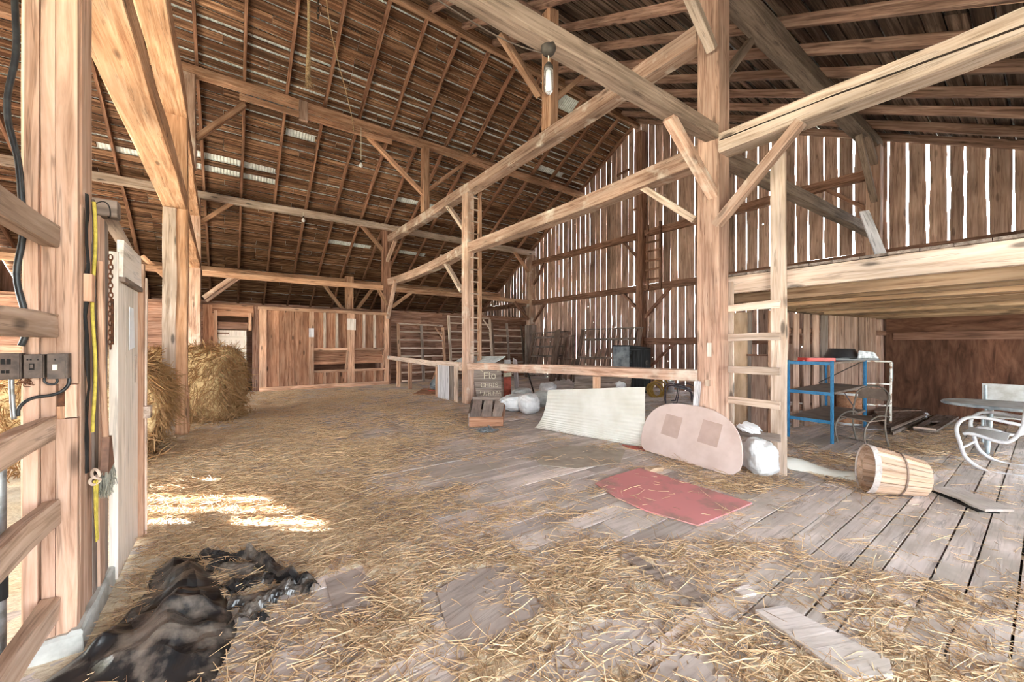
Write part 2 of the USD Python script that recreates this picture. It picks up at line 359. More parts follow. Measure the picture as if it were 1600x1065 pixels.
roof('ceiling', 'near roof slope overhead at upper right: dark boards over thick round-edged rafters', False, .225, M['deck2'], M['rafter2'], .08, .15, [])

# right gable: two tiers of upright boards with daylight between them
G = thing('wall_right', 'gable wall of upright brown boards with bright daylight gaps between them', 'wall', kind='structure')
zr = lambda y: rz(y) + .17
ys = [-2.6]
while ys[-1] < 20.1: ys.append(ys[-1] + (.30 if ys[-1] < 6 else R.choice([.24, .27, .3])))
known = [1.22, 1.52, 1.82, 2.127, 2.4, 2.726, 3.015, 3.30, 3.62, 3.9, 4.2, 4.497, 4.8, 5.1, 5.4]
ys = [y for y in ys if y < 1.0] + known + [y for y in ys if y > 5.6]
for i in range(len(ys) - 1):
    for tier in (0, 1):
        gp = (R.choice([.010, .016, .022, .03, .046] if ys[i] < 9 else [.009, .013, .019, .027]) if ys[i] > 5.2 else R.uniform(.03, .05)) * (1 if tier else .8); gl, gr = gp / 2, gp / 2
        y0, y1 = ys[i] + gl, ys[i + 1] - gr
        z0, z1a, z1b = (-.1, 3.62, 3.62) if tier == 0 else (3.64, zr(y0), zr(y1))
        if tier == 1 and max(z1a, z1b) < 3.75: continue
        if tier == 0: z1a, z1b = min(3.62, zr(y0)), min(3.62, zr(y1))
        jw = .007 if ys[i] > 5.2 else .009
        lz, rzz = np.linspace(z0, z1a, 7), np.linspace(z0, z1b, 7); b1, b2 = R.uniform(-.012, .012), R.uniform(-.012, .012)
        pts = [(y1 + R.gauss(0, jw * .6) + b1 * math.sin(math.pi * k / 6), z) for k, z in enumerate(rzz)]
        if y0 < YR < y1 and tier: pts.append((YR, zr(YR)))
        pts += [(y0 + R.gauss(0, jw * .6) + b2 * math.sin(math.pi * k / 6), lz[k]) for k in range(6, -1, -1)]
        poly = Polygon(pts)
        nk = R.random()
        if nk < .3 and ys[i] > 2:                       # knot hole
            from shapely.geometry import Point
            poly = poly.difference(Point(R.uniform(y0 + .06, y1 - .06), R.uniform(z0 + .5, max(z0 + .6, min(z1a, z1b) - .5))).buffer(R.uniform(.01, .022), 3))
        v, f, t = plate(poly, (XG, 0, 0), (0, 1, 0), (0, 0, 1), .013)
        t = t[:, [1, 0, 2]]
        put(G, 'board', (v, f, t), M['gable'])
for z, ya, yb in ((5.4, 2.3, 14.75), (3.5, -2.5, 14.75), (1.62, 2.6, 8.4), (3.5, 14.75, 19.8)):
    put(G, 'girt', slab(XG - .19, XG - .005, ya, yb, z - .11, z + .11, wob=.006, ch=.01), M['girt'])
put(G, 'girt', slab(XG - .16, XG - .005, 2.4, 5.9, 3.3, 3.32 + .2, wob=.005), M['girt'])
for a, b in (((8.5, 4.4), (9.3, 5.3)), ((8.5, 2.6), (9.35, 3.4)), ((8.4, 2.45), (7.4, 3.4)), ((8.35, .55), (7.3, 1.52)), ((14.6, 4.4), (13.8, 5.3)), ((14.6, 2.6), (13.8, 3.4)), ((2.35, 4.5), (3.2, 5.3)), ((14.8, 2.6), (15.6, 3.4))):
    put(G, 'brace', bar((XG - .1, a[0], a[1]), (XG - .1, b[0], b[1]), .08, .1, up=(1, 0, 0), wob=.004), M['girt'])
# dark plywood lining under the loft
for k, (ya, yb) in enumerate(((-2.5, -1.25), (-1.26, .0), (-.01, 1.2), (1.19, 2.12))):
    put(G, 'plywood_panel', slab(XG - .24 - .016 * (k % 2), XG - .225 - .016 * (k % 2), ya, yb, .0, 1.72), M['ply'])
put(G, 'plywood_panel', slab(XG - .22, XG - .2, -2.5, 2.12, 1.7, 2.3), M['ply'])
put(G, 'trim_board', slab(XG - .275, XG - .245, -2.5, 2.0, 1.6, 1.76, wob=.003), M['girt'])

# left gable (out of view): solid, with the narrow slots that let the sun stripes in and an open bay by the camera
stripes = [((255, 739), (322, 739), .07), ((258, 752), (345, 752), .07), ((250, 768), (300, 768), .04), ((215, 786), (424, 786), .10), ((215, 801), (460, 801), .09), ((215, 819), (300, 819), .08), ((368, 820), (508, 820), .08), ((437, 833), (516, 833), .05)]
wl = Polygon([(-3, -.1), (20.4, -.1), (20.4, rz(20.4)), (YR, ZR + .2), (-3, rz(-3) + .2)])
cut = [sbox(-3.1, -.2, 14.9, 3.15)]
te = math.tan(math.radians(SUN_ELEV))
for a, b, w in stripes:
    A_, B_ = atZ(*a), atZ(*b); w *= 1.3
    dd = [(p[0] - XL) / RGT[0] for p in (A_, B_)]
    yy = A_[1] - RGT[1] * dd[0]
    cut.append(sbox(yy - w / 2, dd[0] * te, yy + w / 2, dd[1] * te))
v, f, t = plate(wl.difference(unary_union(cut)), (XL, 0, 0), (0, 1, 0), (0, 0, 1), .03)
put('/World', 'wall_left', (v, f, t[:, [1, 0, 2]]), M['gable'], 'brown board wall at the far left end, out of view, slotted where sun enters', 'wall', kind='structure')
LT = thing('lean_to', 'added unseen lean-to roof blocking the sun outside the open left side of the barn', 'roof', kind='structure')  # added out of view: blocks direct sun, lets low sky light in
put(LT, 'roof_sheet', bar((-5.55, 6.0, 3.25), (-9.6, 6.0, 2.75), 18.5, .03, up=(0, 0, 1)), M['galv'])
for k in range(4): put(LT, 'post', slab(-9.5, -9.35, -2.8 + 5.9 * k, -2.65 + 5.9 * k, -.7, 2.76), M['girt'])
# near side wall beyond the loft, out of view
put('/World', 'wall_front', [slab(3.0, 6.2, YF, YF + .04, 0, 3.9), slab(6.2, 9.2, YF, YF + .04, 1.95, 3.9), slab(9.2, XG, YF, YF + .04, 0, 3.9), slab(XL, -2.2, YF, YF + .04, 0, 3.9), slab(-2.2, 3.0, YF, YF + .04, 3.1, 3.9)], M['gable'], 'board wall of the near side with the open wagon doorway, out of view', 'wall', kind='structure')

put('/World', 'wall_far', slab(XL, XG, 19.9, 19.94, -.1, 3.4), M['gable'], 'outer board wall of the far aisle, hidden behind the low back wall', 'wall', kind='structure')
# low back wall of boards
B = thing('wall_back', 'low back wall of wide brown boards under the far roof slope', 'wall', kind='structure')
YB = 15.05
def backboards(x0, x1, z0, z1, h, y=YB, mat='backwall'):
    z = z0
    while z < z1 - .02:
        ze = min(z1, z + h * R.uniform(.85, 1.1)); x = x0
        if z1 - ze < .06: ze = z1
        while x < x1 - .01:
            xe = min(x1, x + R.uniform(1.2, 2.6))
            if x1 - xe < .5: xe = x1
            put(B, 'board', slab(x + .003, xe - .003, y, y + .025 + R.uniform(0, .01), z + .004, ze - .004), M[mat]); x = xe
        z = ze
put(B, 'backing', [slab(4.95, XG - .1, YB + .04, YB + .05, 0, 2.8), slab(-5.2, -.62, YB + .04, YB + .05, 0, 2.7)], M['backwall'])
backboards(4.95, XG - .1, 0, 2.82, .28)
backboards(-5.2, -.62, 0, 2.72, .26)
put(B, 'top_plate', slab(-5.2, XG - .1, YB + .03, YB + .16, 2.68, 2.8, wob=.004), M['girt'])
put(B, 'board', slab(-.62, -.36, YB, YB + .03, 0, 2.72), M['sheath'])
put(B, 'board', slab(.62, 1.05, YB, YB + .03, 0, 2.72), M['backwall'])
put(B, 'header_board', slab(-.4, .66, YB - .02, YB + .03, 2.38, 2.74), M['sheath'])
put(B, 'header_board', slab(-.3, .5, YB + .02, YB + .05, 1.98, 2.2), M['backwall'])
put(B, 'jamb', slab(-.36, -.28, YB - .05, YB, 1.4, 2.55), M['stud']); put(B, 'jamb', slab(.52, .6, YB - .05, YB, 1.95, 2.5), M['stud'])
put(B, 'post', slab(4.55, 4.7, YB - .1, YB + .1, 0, 2.7, wob=.004), M['backwall'])
# white door standing open in the back wall
D = thing('door_1', 'white painted plank door with peeling paint in the back wall behind the bale', 'door', kind='structure')
for k in range(4): put(D, 'plank', slab(-.27 + k * .185, -.27 + k * .185 + .18, YB + .05, YB + .08, .02, 1.95), M['doorwhite'])
put(D, 'rail', slab(-.27, .47, YB + .03, YB + .05, 1.65, 1.78), M['doorwhite']); put(D, 'hinge', slab(-.27, .02, YB + .02, YB + .032, 1.83, 1.87), M['girt'])
# ------------------------------------------------------------------ timber frame: every post, tie, purlin and strut is a thing; braces are parts of the post they stiffen
CH = dict(ch=.014, wob=.005)
def post(name, label, x0, x1, y0, y1, z1, mat, braces=(), group=None, z0=-.02):
    P = thing(name, label, 'post', group)
    put(P, 'shaft', slab(x0, x1, y0, y1, z0, z1, **CH), M[mat])
    for a, b, w, m in braces: put(P, 'brace', bar(a, b, w, w * 1.15, up=(1, 0, 0) if abs(a[0] - b[0]) < .2 else (0, 1, 0), ch=.008, wob=.003), M[m])
    return P
def beam(label, p, q, w, h, mat, name='tie_beam', cat='beam', **k):
    P = thing(name, label, cat)
    put(P, 'timber', bar(p, q, w, h, **{**CH, **k}), M[mat]); return P

xm = X1 + .13
# --- inner bent 1 (right of the drive bay)
p = post('timber_post', 'big reddish timber post in the foreground right of centre', X1, X1 + .29, 2.39, 2.66, 6.0, 'post',
     [(atX(1119, 353, X1 + .06), atX(1252, 190, X1 + .06), .10, 'beam'), (atX(1087, 345, X1 + .14), atX(984, 280, X1 + .14), .09, 'pale'),
      (atY(1118, 312, 2.46), atY(1046, 182, 2.46), .10, 'beam'), (atY(1112, 78, 2.44), atY(1072, -18, 2.44), .095, 'pale'), (V3(5.2, 2.5, 4.95), V3(6.0, 2.5, 5.8), .09, 'graybeam')])
put(p, 'peg', slab(X1 - .03, X1 + .02, 2.49, 2.53, .98, 1.06), M['pale'])
put(p, 'paper_tag', slab(X1 - .004, X1 + .001, 2.47, 2.52, 1.35, 1.52), M['doorwhite'])
post('timber_post', 'middle timber post with ladder rungs beside the whitewashed boards', X1, X1 + .21, 8.62, 8.9, 5.36, 'beam',
     [(atX(727, 360, X1 + .1), atX(694, 313, X1 + .1), .1, 'pale'), (atX(722, 455, X1 + .1), atX(690, 400, X1 + .1), .1, 'pale')])
post('timber_post', 'dark timber post at the right end of the stud partition', X1 - .16, X1 + .14, 14.7, 14.95, 5.8, 'girt',
     [(V3(X1, 14.66, 2.5), atX(618, 438, X1), .11, 'beam'), (atX(602, 415, X1), atX(618, 375, X1), .1, 'beam'),
      (atY(597, 390, 14.75), atY(562, 348, 14.75), .12, 'purlin'), (atY(612, 480, 14.75), atY(645, 455, 14.75), .12, 'purlin'), (atY(604, 476, 14.75), atY(590, 450, 14.75), .1, 'purlin')])
beam('long pale lower tie beam from the foreground post to the middle post', (xm, 2.66, 3.93), (xm, 8.64, 3.96), .25, .24, 'beam', bow=.03)
beam('lower tie beam running from the middle post to the dark far post', (xm, 8.86, 3.96), (xm, 14.72, 3.86), .24, .26, 'beam', bow=.08)
beam('pale split tie beam crossing the upper right corner', (xm, 2.39, 3.97), (xm, -2.4, 3.92), .25, .24, 'pale')
beam('upper tie beam crossing the centre above the ladder post', (xm, 2.66, 5.5), (xm, 14.72, 5.52), .25, .25, 'beam', bow=.06)
M['crack'] = plain('open_crack', (46, 34, 26), rough=.9)
put('/World/tie_beam_002', 'split', [bar(atX(1124, 219, X1 + .004), atX(1300, 150, X1 + .004), .006, .012), bar(atX(1300, 150, X1 + .004), atX(1600, 40, X1 + .004), .006, .016)], M['crack'], 'long dark split')
b = beam('pale bottom rail between the foreground post and the middle post', (X1 + .05, 2.66, 1.1), (X1 + .05, 8.62, .96), .1, .155, 'beam', name='rail', cat='rail', wob=.008)
put(b, 'support_post', slab(X1 + .03, X1 + .12, 4.36, 4.45, 0, .97), M['stud'])
b = beam('pale sloping rail between the dark far post and the whitewashed boards', (X1 + .02, 14.6, 1.02), (X1 + .02, 8.9, .9), .1, .15, 'pale', name='rail', cat='rail')
for yy in (13.6, 12.5, 10.35): put(b, 'support_post', slab(X1, X1 + .1, yy, yy + .12, 0, .95), M['stud'])
b = thing('board_screen', 'short screen of whitewashed upright boards beside the middle post', 'screen')
for k, (ya, yb, m) in enumerate(((9.0, 9.22, 'pale'), (9.22, 9.48, 'weather'), (9.48, 9.74, 'whitewash'), (9.74, 10.0, 'whitewash'), (10.0, 10.2, 'whitewash'))):
    put(b, 'board', slab(X1 - .06, X1 - .035, ya + .004, yb - .004, 0, .93 + .02 * (k % 2)), M[m])
put(b, 'cap', slab(X1 - .08, X1 + .02, 8.9, 10.25, .93, 1.05, wob=.004), M['pale'])
# rung ladder by the middle post
b = thing('post_ladder', 'narrow ladder of white rungs nailed between middle post and a plank', 'ladder')
put(b, 'stringer', slab(X1 + .31, X1 + .40, 8.56, 8.62, .95, 5.42, wob=.003), M['stud'])
for k in range(14): put(b, 'rung', slab(X1 + .1, X1 + .33, 8.575, 8.61, 1.25 + .305 * k, 1.275 + .305 * k), M['pale'])
# struts on the upper tie
post('purlin_strut', 'braced strut standing on the upper tie under the far purlin', X1 + .02, X1 + .22, 11.36, 11.62, 7.62, 'purlin',
     [(atY(661, 303, 11.5), atY(576, 214, 11.5), .11, 'purlin'), (atY(662, 302, 11.5), atY(744, 241, 11.5), .11, 'purlin')], z0=5.62)
post('purlin_strut', 'strut standing on the upper tie behind the glass jar lamp', X1 + .02, X1 + .24, 5.5, 5.75, 7.85, 'purlin',
     [(atY(843, 150, 5.62), atY(782, 52, 5.62), .11, 'purlin'), (atY(862, 160, 5.62), atY(912, 118, 5.62), .1, 'purlin')], z0=5.6)
post('purlin_strut', 'pale strut at the left standing on the tie beams under the uppermost purlin', -.86, -.6, 11.36, 11.62, 7.62, 'beam', [(atY(305, 217, 11.5), atY(382, 164, 11.5), .12, 'purlin')], z0=5.52)
# --- ties along the building from the foreground post
beam('square grey tie beam overhead carrying the glass jar lamp', (X1, 2.48, 4.12), (-2.2, 2.48, 4.02), .17, .17, 'graybeam', bow=.01)
beam('long slanting grey girt from the foreground post back to the gable above the loft', (X1 + .29, 2.5, 3.93), (XG - .1, 2.3, 3.98), .16, .2, 'graybeam', name='loft_girt')
beam('heavy grey roof plate crossing the rafters at top right', (X1 - 5.8, 2.5, 6.03), (XG, 2.35, 6.03), .27, .24, 'graybeam', name='roof_plate')
# --- purlins
zt = lambda y: rz(y) - .065
beam('ridge purlin at the peak of the roof', (XL, YR, ZR - .08), (XG, YR, ZR - .08), .12, .15, 'purlin', name='ridge_purlin', cat='purlin')
b = beam('uppermost long purlin under the far roof slope', (XL, 11.5, zt(11.5) - .1), (XG, 11.5, zt(11.5) - .1), .2, .2, 'purlin', name='purlin', cat='purlin')
put(b, 'splice_board', bar(atY(374, 151, 11.4), atY(612, 222, 11.4), .08, .13, wob=.004), M['purlin'])
put(b, 'splice_block', slab(atY(474, 175, 11.36)[0] - .1, atY(474, 175, 11.36)[0] + .1, 11.3, 11.4, zt(11.5) - .55, zt(11.5) - .05), M['beam'])
beam('middle long purlin under the far roof slope with worn pale patches', (XL, 14.7, zt(14.7) - .11), (XG, 14.7, zt(14.7) - .11), .2, .21, 'pale', name='purlin', cat='purlin')
beam('lowest long purlin under the far roof slope near the back wall', (XL, 17.7, zt(17.7) - .1), (XG, 17.7, zt(17.7) - .1), .18, .18, 'purlin', name='purlin', cat='purlin')
beam('purlin under the near roof slope behind the jar lamp strut', (XL, 5.9, zt(5.9) - .1), (XG, 5.9, zt(5.9) - .1), .19, .2, 'rafter2', name='purlin', cat='purlin')
beam('girt above the stud partition between left posts and the dark post', (-.62, 14.72, 3.62), (X1 - .16, 14.72, 3.62), .14, .18, 'purlin', name='girt', cat='beam')
beam('girt between the dark far post and the gable corner post', (X1 + .14, 14.72, 3.6), (XG - .2, 14.72, 3.55), .14, .18, 'purlin', name='girt', cat='beam')
beam('girt at the far left behind the white door', (XL, 14.72, 3.62), (X0, 14.72, 3.62), .14, .18, 'purlin', name='girt', cat='beam')
post('short_post', 'short braced stub post above the stud partition', 3.9, 4.2, 16.9, 17.15, 4.3, 'purlin', [(V3(4.3, 17.0, 2.9), V3(5.0, 17, 3.9), .12, 'purlin'), (V3(3.8, 17.0, 2.9), V3(3.0, 17, 4.0), .12, 'purlin')], z0=-.07)
# --- gable posts
post('gable_post', 'timber post in the far corner of the gable wall', XG - .32, XG - .03, 14.62, 14.9, 5.8, 'beam', [(V3(XG - .35, 14.7, 5.0), V3(XG - 1.2, 14.7, 5.85), .11, 'purlin'), (V3(XG - .35, 14.7, 2.7), V3(XG - 1.2, 14.7, 3.5), .11, 'girt')])
post('gable_post', 'middle timber post of the gable wall beside the small ladder', XG - .3, XG - .03, 8.38, 8.62, 9.0, 'girt')
post('gable_post', 'braced timber post standing on the loft against the gable', XG - .32, XG - .03, 2.2, 2.45, 5.95, 'post', [(atY(1380, 300, 2.3), atY(1352, 205, 2.3), .11, 'graybeam'), (V3(XG - .3, 2.3, 4.7), V3(XG - 1.3, 2.35, 5.9), .1, 'graybeam')])
# --- inner bent 0 at the left
p = post('timber_post', 'tall warm timber post in front of the straw bales', -.86, -.55, 8.4, 8.68, 5.3, 'warm')
put(p, 'side_plank', bar((-.79, 8.38, 0), (-.765, 8.38, 3.72), .17, .035, up=(0, 1, 0), wob=.004, n=6), M['pale'])
post('timber_post', 'slimmer pale timber post behind the left bale post', -.97, -.66, 14.62, 14.9, 5.8, 'beam',
     [(atY(318, 345, 14.75), atY(368, 314, 14.75), .12, 'purlin'), (atY(318, 465, 14.75), atY(370, 428, 14.75), .12, 'beam'), (atY(322, 470, 14.9), atY(380, 428, 14.9), .12, 'beam'),
      (atY(258, 432, 14.75), atY(222, 400, 14.75), .12, 'purlin')])
beam('wide warm lower tie beam slanting out of the top left', (-.7, 3.05, 3.84), (-.7, 8.45, 3.86), .31, .26, 'warm')
beam('upper warm tie beam slanting out of the top left beside the wide one', (-.7, 3.05, 5.42), (-.7, 8.45, 5.38), .3, .26, 'warm')
beam('tie beam of the left bent between the bale post and the far post', (-.7, 8.66, 3.86), (-.8, 14.64, 3.86), .26, .26, 'warm')
beam('upper tie beam of the left bent running to the far post', (-.7, 8.66, 5.38), (-.8, 14.64, 5.38), .26, .26, 'warm')

# --- loft at the right
L = thing('loft', 'hay loft platform at the right on a pale front beam with joists below', 'loft')
put(L, 'front_beam', bar((5.27, 2.55, 2.26), (5.27, -2.5, 2.26), .08, .21, wob=.003), M['pale'])
for k in range(14): put(L, 'joist', slab(5.42 + .46 * k, 5.50 + .46 * k, -2.5, 2.5, 2.06 + R.uniform(-.02, .03), 2.36, wob=.003), M['joist'])
for k in range(24):
    ya = -2.5 + .214 * k; put(L, 'floor_board', slab(5.2 - R.uniform(0, .03), XG - .05, ya, ya + .21, 2.365 + R.uniform(0, .006), 2.395), M['weather'])
put(L, 'side_beam', slab(5.3, XG - .1, 2.5, 2.64, 2.06, 2.3, wob=.004), M['joist'])
# straight ladder up to the loft
L = thing('loft_ladder', 'pale wooden ladder with flat plank rungs leading up to the loft', 'ladder')
a = atX(1217, 737, 5.16)
put(L, 'stringer', slab(5.13, 5.18, a[1] - .075, a[1] + .075, 0, 3.72, n=5, wob=.003), M['pale'])
c = atX(1141, 700, 5.2)
put(L, 'stringer', slab(5.17, 5.215, c[1] - .04, c[1] + .06, 0, 2.3, n=4, wob=.003), M['pale'])
for ya, yb in ((482, 474), (527, 525), (576, 580), (624, 634), (672, 684)):
    pa, pb = atX(1138, ya, 5.12), atX(1219, yb, 5.1)
    put(L, 'rung', bar(pa, pb, .024, .088, n=2, wob=.002), M['pale'] if ya != 672 else M['weather'])
# partition of upright slats under the loft
S = thing('slat_partition', 'partition of upright slats under the loft behind the blue shelf', 'partition')
PA, PB = (8.0, 2.72), (11.75, 2.08)
for a_, b_ in ((1224, 1232), (1239, 1248), (1255, 1265), (1270, 1279), (1283, 1293), (1295, 1305.5), (1306.5, 1318), (1319, 1329), (1330, 1340), (1341, 1350), (1351, 1359), (1360, 1368)):
    p0, p1 = atL(a_, 600, PA, PB), atL(b_, 600, PA, PB); d = unit((p1 - p0) * V3(1, 1, 0)); m = (p0 + p1) / 2; w = np.linalg.norm((p1 - p0)[:2])
    put(S, 'slat', bar((m[0], m[1], .02), (m[0], m[1], 2.06), .025, w, up=d, n=2, wob=.003), M['slat' if R.random() < .75 else 'weather'])
for z in (.35, 1.75): put(S, 'rail', bar((PA[0] - .3, PA[1] + .11, z), (PB[0], PB[1] + .06, z), .05, .1), M['girt'])
S = thing('stall_panel', 'tan plywood and brown board stall panel behind the loft ladder', 'panel')
put(S, 'tan_sheet', slab(7.5, 7.52, 3.14, 3.6, .02, 2.08), M['tanply'])
put(S, 'brown_board', slab(7.48, 7.5, 2.82, 3.14, .02, 1.3), M['slat']); put(S, 'ledge', slab(7.4, 7.5, 2.82, 3.14, 1.3, 1.33), M['girt'])
put(S, 'stud', slab(7.44, 7.5, 2.74, 2.82, .0, 2.08), M['stud']); put(S, 'stud', slab(7.46, 7.52, 3.1, 3.15, .0, 2.08), M['weather'])
put(S, 'stud', slab(7.44, 7.5, 3.6, 3.7, .0, 2.08), M['joist'])

# --- stud partition with feed slots in the back
S = thing('stud_partition', 'open stud partition wall with two feed slots at the back of the barn', 'partition')
YS = 14.72
px = lambda x_: atY(x_, 540, YS)[0]
def sx(a_, b_, z0, z1, y0, y1, m, nm): put(S, nm, slab(px(a_), px(b_), y0, y1, z0, z1, wob=.002, n=2), M[m])
for a_, b_ in ((406, 437), (437, 460.5), (460.5, 483.5)): sx(a_ + .3, b_ - .3, .1, 2.62, YS + .02, YS + .05, 'sheath', 'board')
for a_, b_ in ((483.5, 508), (508, 527), (527, 546), (546, 567), (567, 585), (585, 603)):
    sx(a_ + .2, b_ - .2, 1.33, 2.62, YS + .05, YS + .08, 'sheath', 'board'); sx(a_ + .2, b_ - .2, .1, .58, YS + .05, YS + .08, 'sheath', 'board')
sx(404, 486, .05, 2.62, YS + .09, YS + .1, 'ply', 'backing'); sx(486, 605, 1.32, 2.62, YS + .09, YS + .1, 'ply', 'backing')
sx(403, 606, 2.6, 2.7, YS - .08, YS + .08, 'stud', 'top_plate'); sx(405, 606, 0, .14, YS - .1, YS + .08, 'stud', 'bottom_plate')
for a_, b_ in ((405, 416), (483, 490), (542.5, 553), (600, 606.5)): sx(a_, b_, .12, 2.62, YS - .08, YS + .03, 'stud', 'stud')
for a_ in (505.5, 524.5, 567, 583.5): sx(a_, a_ + 3.4, 1.38, 2.62, YS - .04, YS + .05, 'pale', 'stud'); sx(a_, a_ + 3.4, .12, .56, YS - .04, YS + .05, 'stud', 'stud')
for a_, b_ in ((490, 543), (553, 600)):
    sx(a_, b_, 1.3, 1.38, YS - .06, YS + .05, 'stud', 'rail'); sx(a_, b_, .54, .62, YS - .08, YS + .05, 'stud', 'rail'); sx(a_, b_, .82, .9, YS - .02, YS + .02, 'sheath', 'rail')
    put(S, 'chute_board', bar((px(a_), YS + .1, 1.1), (px(b_), YS + .1, 1.1), .02, .55, up=(0, .4, 1)), M['sheath'])
    put(S, 'cheek_board', bar((px(b_) - .06, YS + .0, .62), (px(b_) + .0, YS + .0, 1.28), .18, .05, up=(1, 0, 0)), M['stud'])
put(S, 'bin_back', slab(px(490), px(600), YS + .42, YS + .45, .1, 1.3), M['ply'])
put(S, 'notice', slab(px(541), px(555), YS - .095, YS - .085, 2.02, 2.42), M['doorwhite'], 'pale paper notice')
put(S, 'twine_bundle', slab(px(482), px(490), YS - .1, YS - .085, 1.75, 2.05), M['whitewash'])
# ------------------------------------------------------------------ left foreground: post, rails, door and what hangs there
M['nearpost'] = wood('near_post_wood', (156, 112, 80), (206, 164, 130), (226, 192, 162), grain=(1.6, 26, 26), knots=.6, crack=.35)
M['rail'] = wood('rail_wood', (140, 110, 82), (190, 158, 126), (214, 186, 158), knots=.6)
M['black'] = plain('black_rubber', (28, 28, 30), rough=.4, col2=(50, 50, 50), scale=20)
M['pipe'] = plain('galvanised_pipe', (150, 150, 150), rough=.4, metal=.6, col2=(110, 106, 102), scale=14)
M['box'] = plain('dusty_brown_plastic', (98, 82, 72), rough=.6, col2=(70, 58, 52), scale=25)
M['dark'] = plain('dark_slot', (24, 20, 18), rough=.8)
M['concrete'] = plain('limewashed_sill', (206, 204, 198), rough=.9, col2=(160, 158, 150), scale=5, bump=.3)
M['broomfibre'] = plain('broom_fibre', (168, 162, 146), rough=.8, col2=(118, 116, 108), scale=30)
M['broomcap'] = plain('broom_cap_leather', (128, 92, 72), rough=.7, col2=(96, 68, 54), scale=12)
M['yellow'] = plain('yellow_rope', (196, 172, 70), rough=.7, col2=(160, 140, 60), scale=30)
M['rust'] = plain('rusty_iron', (124, 78, 52), rough=.8, col2=(80, 54, 40), scale=30, metal=.3)
M['paper'] = plain('white_paper', (236, 236, 238), rough=.7, col2=(222, 222, 226))
M['whiteplastic'] = plain('cream_plastic', (222, 214, 190), rough=.4)
M['bark'] = wood('bark_edge_wood', (96, 82, 70), (146, 128, 110), (176, 158, 140), grain=(1.2, 14, 14), bump=.6)

XP = -.6
P = thing('corner_post', 'wide knotty boarded post at the left edge carrying the switch boxes', 'post')
put(P, 'shaft', slab(-.79, XP - .02, 2.84, 3.1, -.02, 6.5, ch=.01, wob=.002, n=12), M['nearpost'])
def pyX(px_): return atY(px_, 600, 2.815)[0]
# boards nailed to the face that looks at the camera
put(P, 'face_board', slab(pyX(66), pyX(88), 2.80, 2.84, .05, 5.5, wob=.0012, n=8), M['nearpost'])
put(P, 'face_board', slab(pyX(88) + .001, XP, 2.80, 2.84, .05, 1.14, wob=.001, n=4), M['nearpost'])
put(P, 'face_board', slab(pyX(88) + .001, XP, 2.805, 2.84, 1.31, 5.8, wob=.001, n=8), M['nearpost'])
put(P, 'face_board', slab(pyX(103) , XP, 2.80, 2.84, 1.145, 1.305), M['nearpost'])
put(P, 'mortise_block', slab(pyX(72), pyX(101), 2.815, 2.87, 1.11, 1.20), M['warm']); put(P, 'mortise_block', slab(pyX(78), pyX(100), 2.825, 2.87, 1.2, 1.27), M['rust'])
put(P, 'left_board', slab(pyX(42), pyX(64), 2.785, 2.82, .0, 5.5, wob=.0015, n=8), M['nearpost'])
# side boards towards the door
for ya, yb, m, z1, dx in ((2.84, 2.93, 'nearpost', 2.2, 0), (2.93, 3.1, 'nearpost', 6.0, -.012), (3.1, 3.18, 'bark', 2.3, -.005), (3.18, 3.3, 'nearpost', 2.24, .004), (3.3, 3.42, 'bark', 2.28, -.004)):
    put(P, 'side_board', slab(XP - .03 + dx, XP + dx + .004, ya + .002, yb - .002, .1, z1, wob=.0015, n=6), M[m])
put(P, 'sill', [slab(XP - .22, XP + .025, 2.77, 2.85, -.02, .1, ch=.012, wob=.0015, n=3), slab(XP - .03, XP + .026, 2.775, 3.45, -.02, .12, ch=.012, wob=.002, n=5)], M['concrete'], 'limewashed sill strip')
b = thing('bracket_block', 'small weathered wood block jutting out above the old door', 'block')
put(b, 'block', slab(XP - .06, XP + .08, 3.16, 3.26, 2.235, 2.33, ch=.008), M['bark'])

# rails towards the camera and the boards behind them
for k, (z, lab) in enumerate(((2.015, 'topmost rough rail nailed to the corner post at the left edge'), (1.585, 'second rough rail from the top at the left edge, level with the eye'), (1.10, 'third rough rail at the left edge just below the switch boxes'), (.705, 'fourth rough rail at the left edge below the notch in the post'), (.245, 'lowest rough rail at the left edge near the floor'))):
    t = thing('side_rail', lab, 'rail'); put(t, 'timber', slab(-.715, -.655, 1.3, 2.785, z - .055, z + .055, ch=.006, wob=.003, n=5), M['rail'])
W = thing('side_boarding', 'upright rough boards behind the rails at the left edge', 'boarding')
for k in range(9):
    ya = 2.78 - .19 * k; put(W, 'board', slab(-.93, -.905, ya - .178, ya - .006, 0, 2.9 - R.uniform(0, .4), wob=.002), M['nearpost'])
put(W, 'board', slab(-.9, -.87, 2.62, 2.78, 1.72, 1.86), M['rail'])
t = thing('conduit_pipe', 'grey metal conduit pipe rising behind the lower rails', 'pipe')
put(t, 'pipe', tube([(-.80, 2.66, 0), (-.80, 2.66, 1.06)], .022, 10), M['pipe'], smooth=True); put(t, 'collar', tube([(-.80, 2.66, .40), (-.80, 2.66, .5)], .026, 10), M['dark'])
t = thing('black_cable', 'thick black cable snaking down the left board', 'cable')
cb = [atY(x_, y_, 2.77) for x_, y_ in ((30, -60), (25, 40), (24, 90), (12, 150), (14, 195), (26, 240), (33, 300), (36, 345), (34, 380), (26, 430), (34, 470), (33, 540))]
put(t, 'cable', tube(spline(cb, 60), .012, 8), M['black'], smooth=True)
put(t, 'clip', tube(spline([c + V3(.008, -.012, 0) for c in cb[4:7]], 10), .004, 6), M['black'])

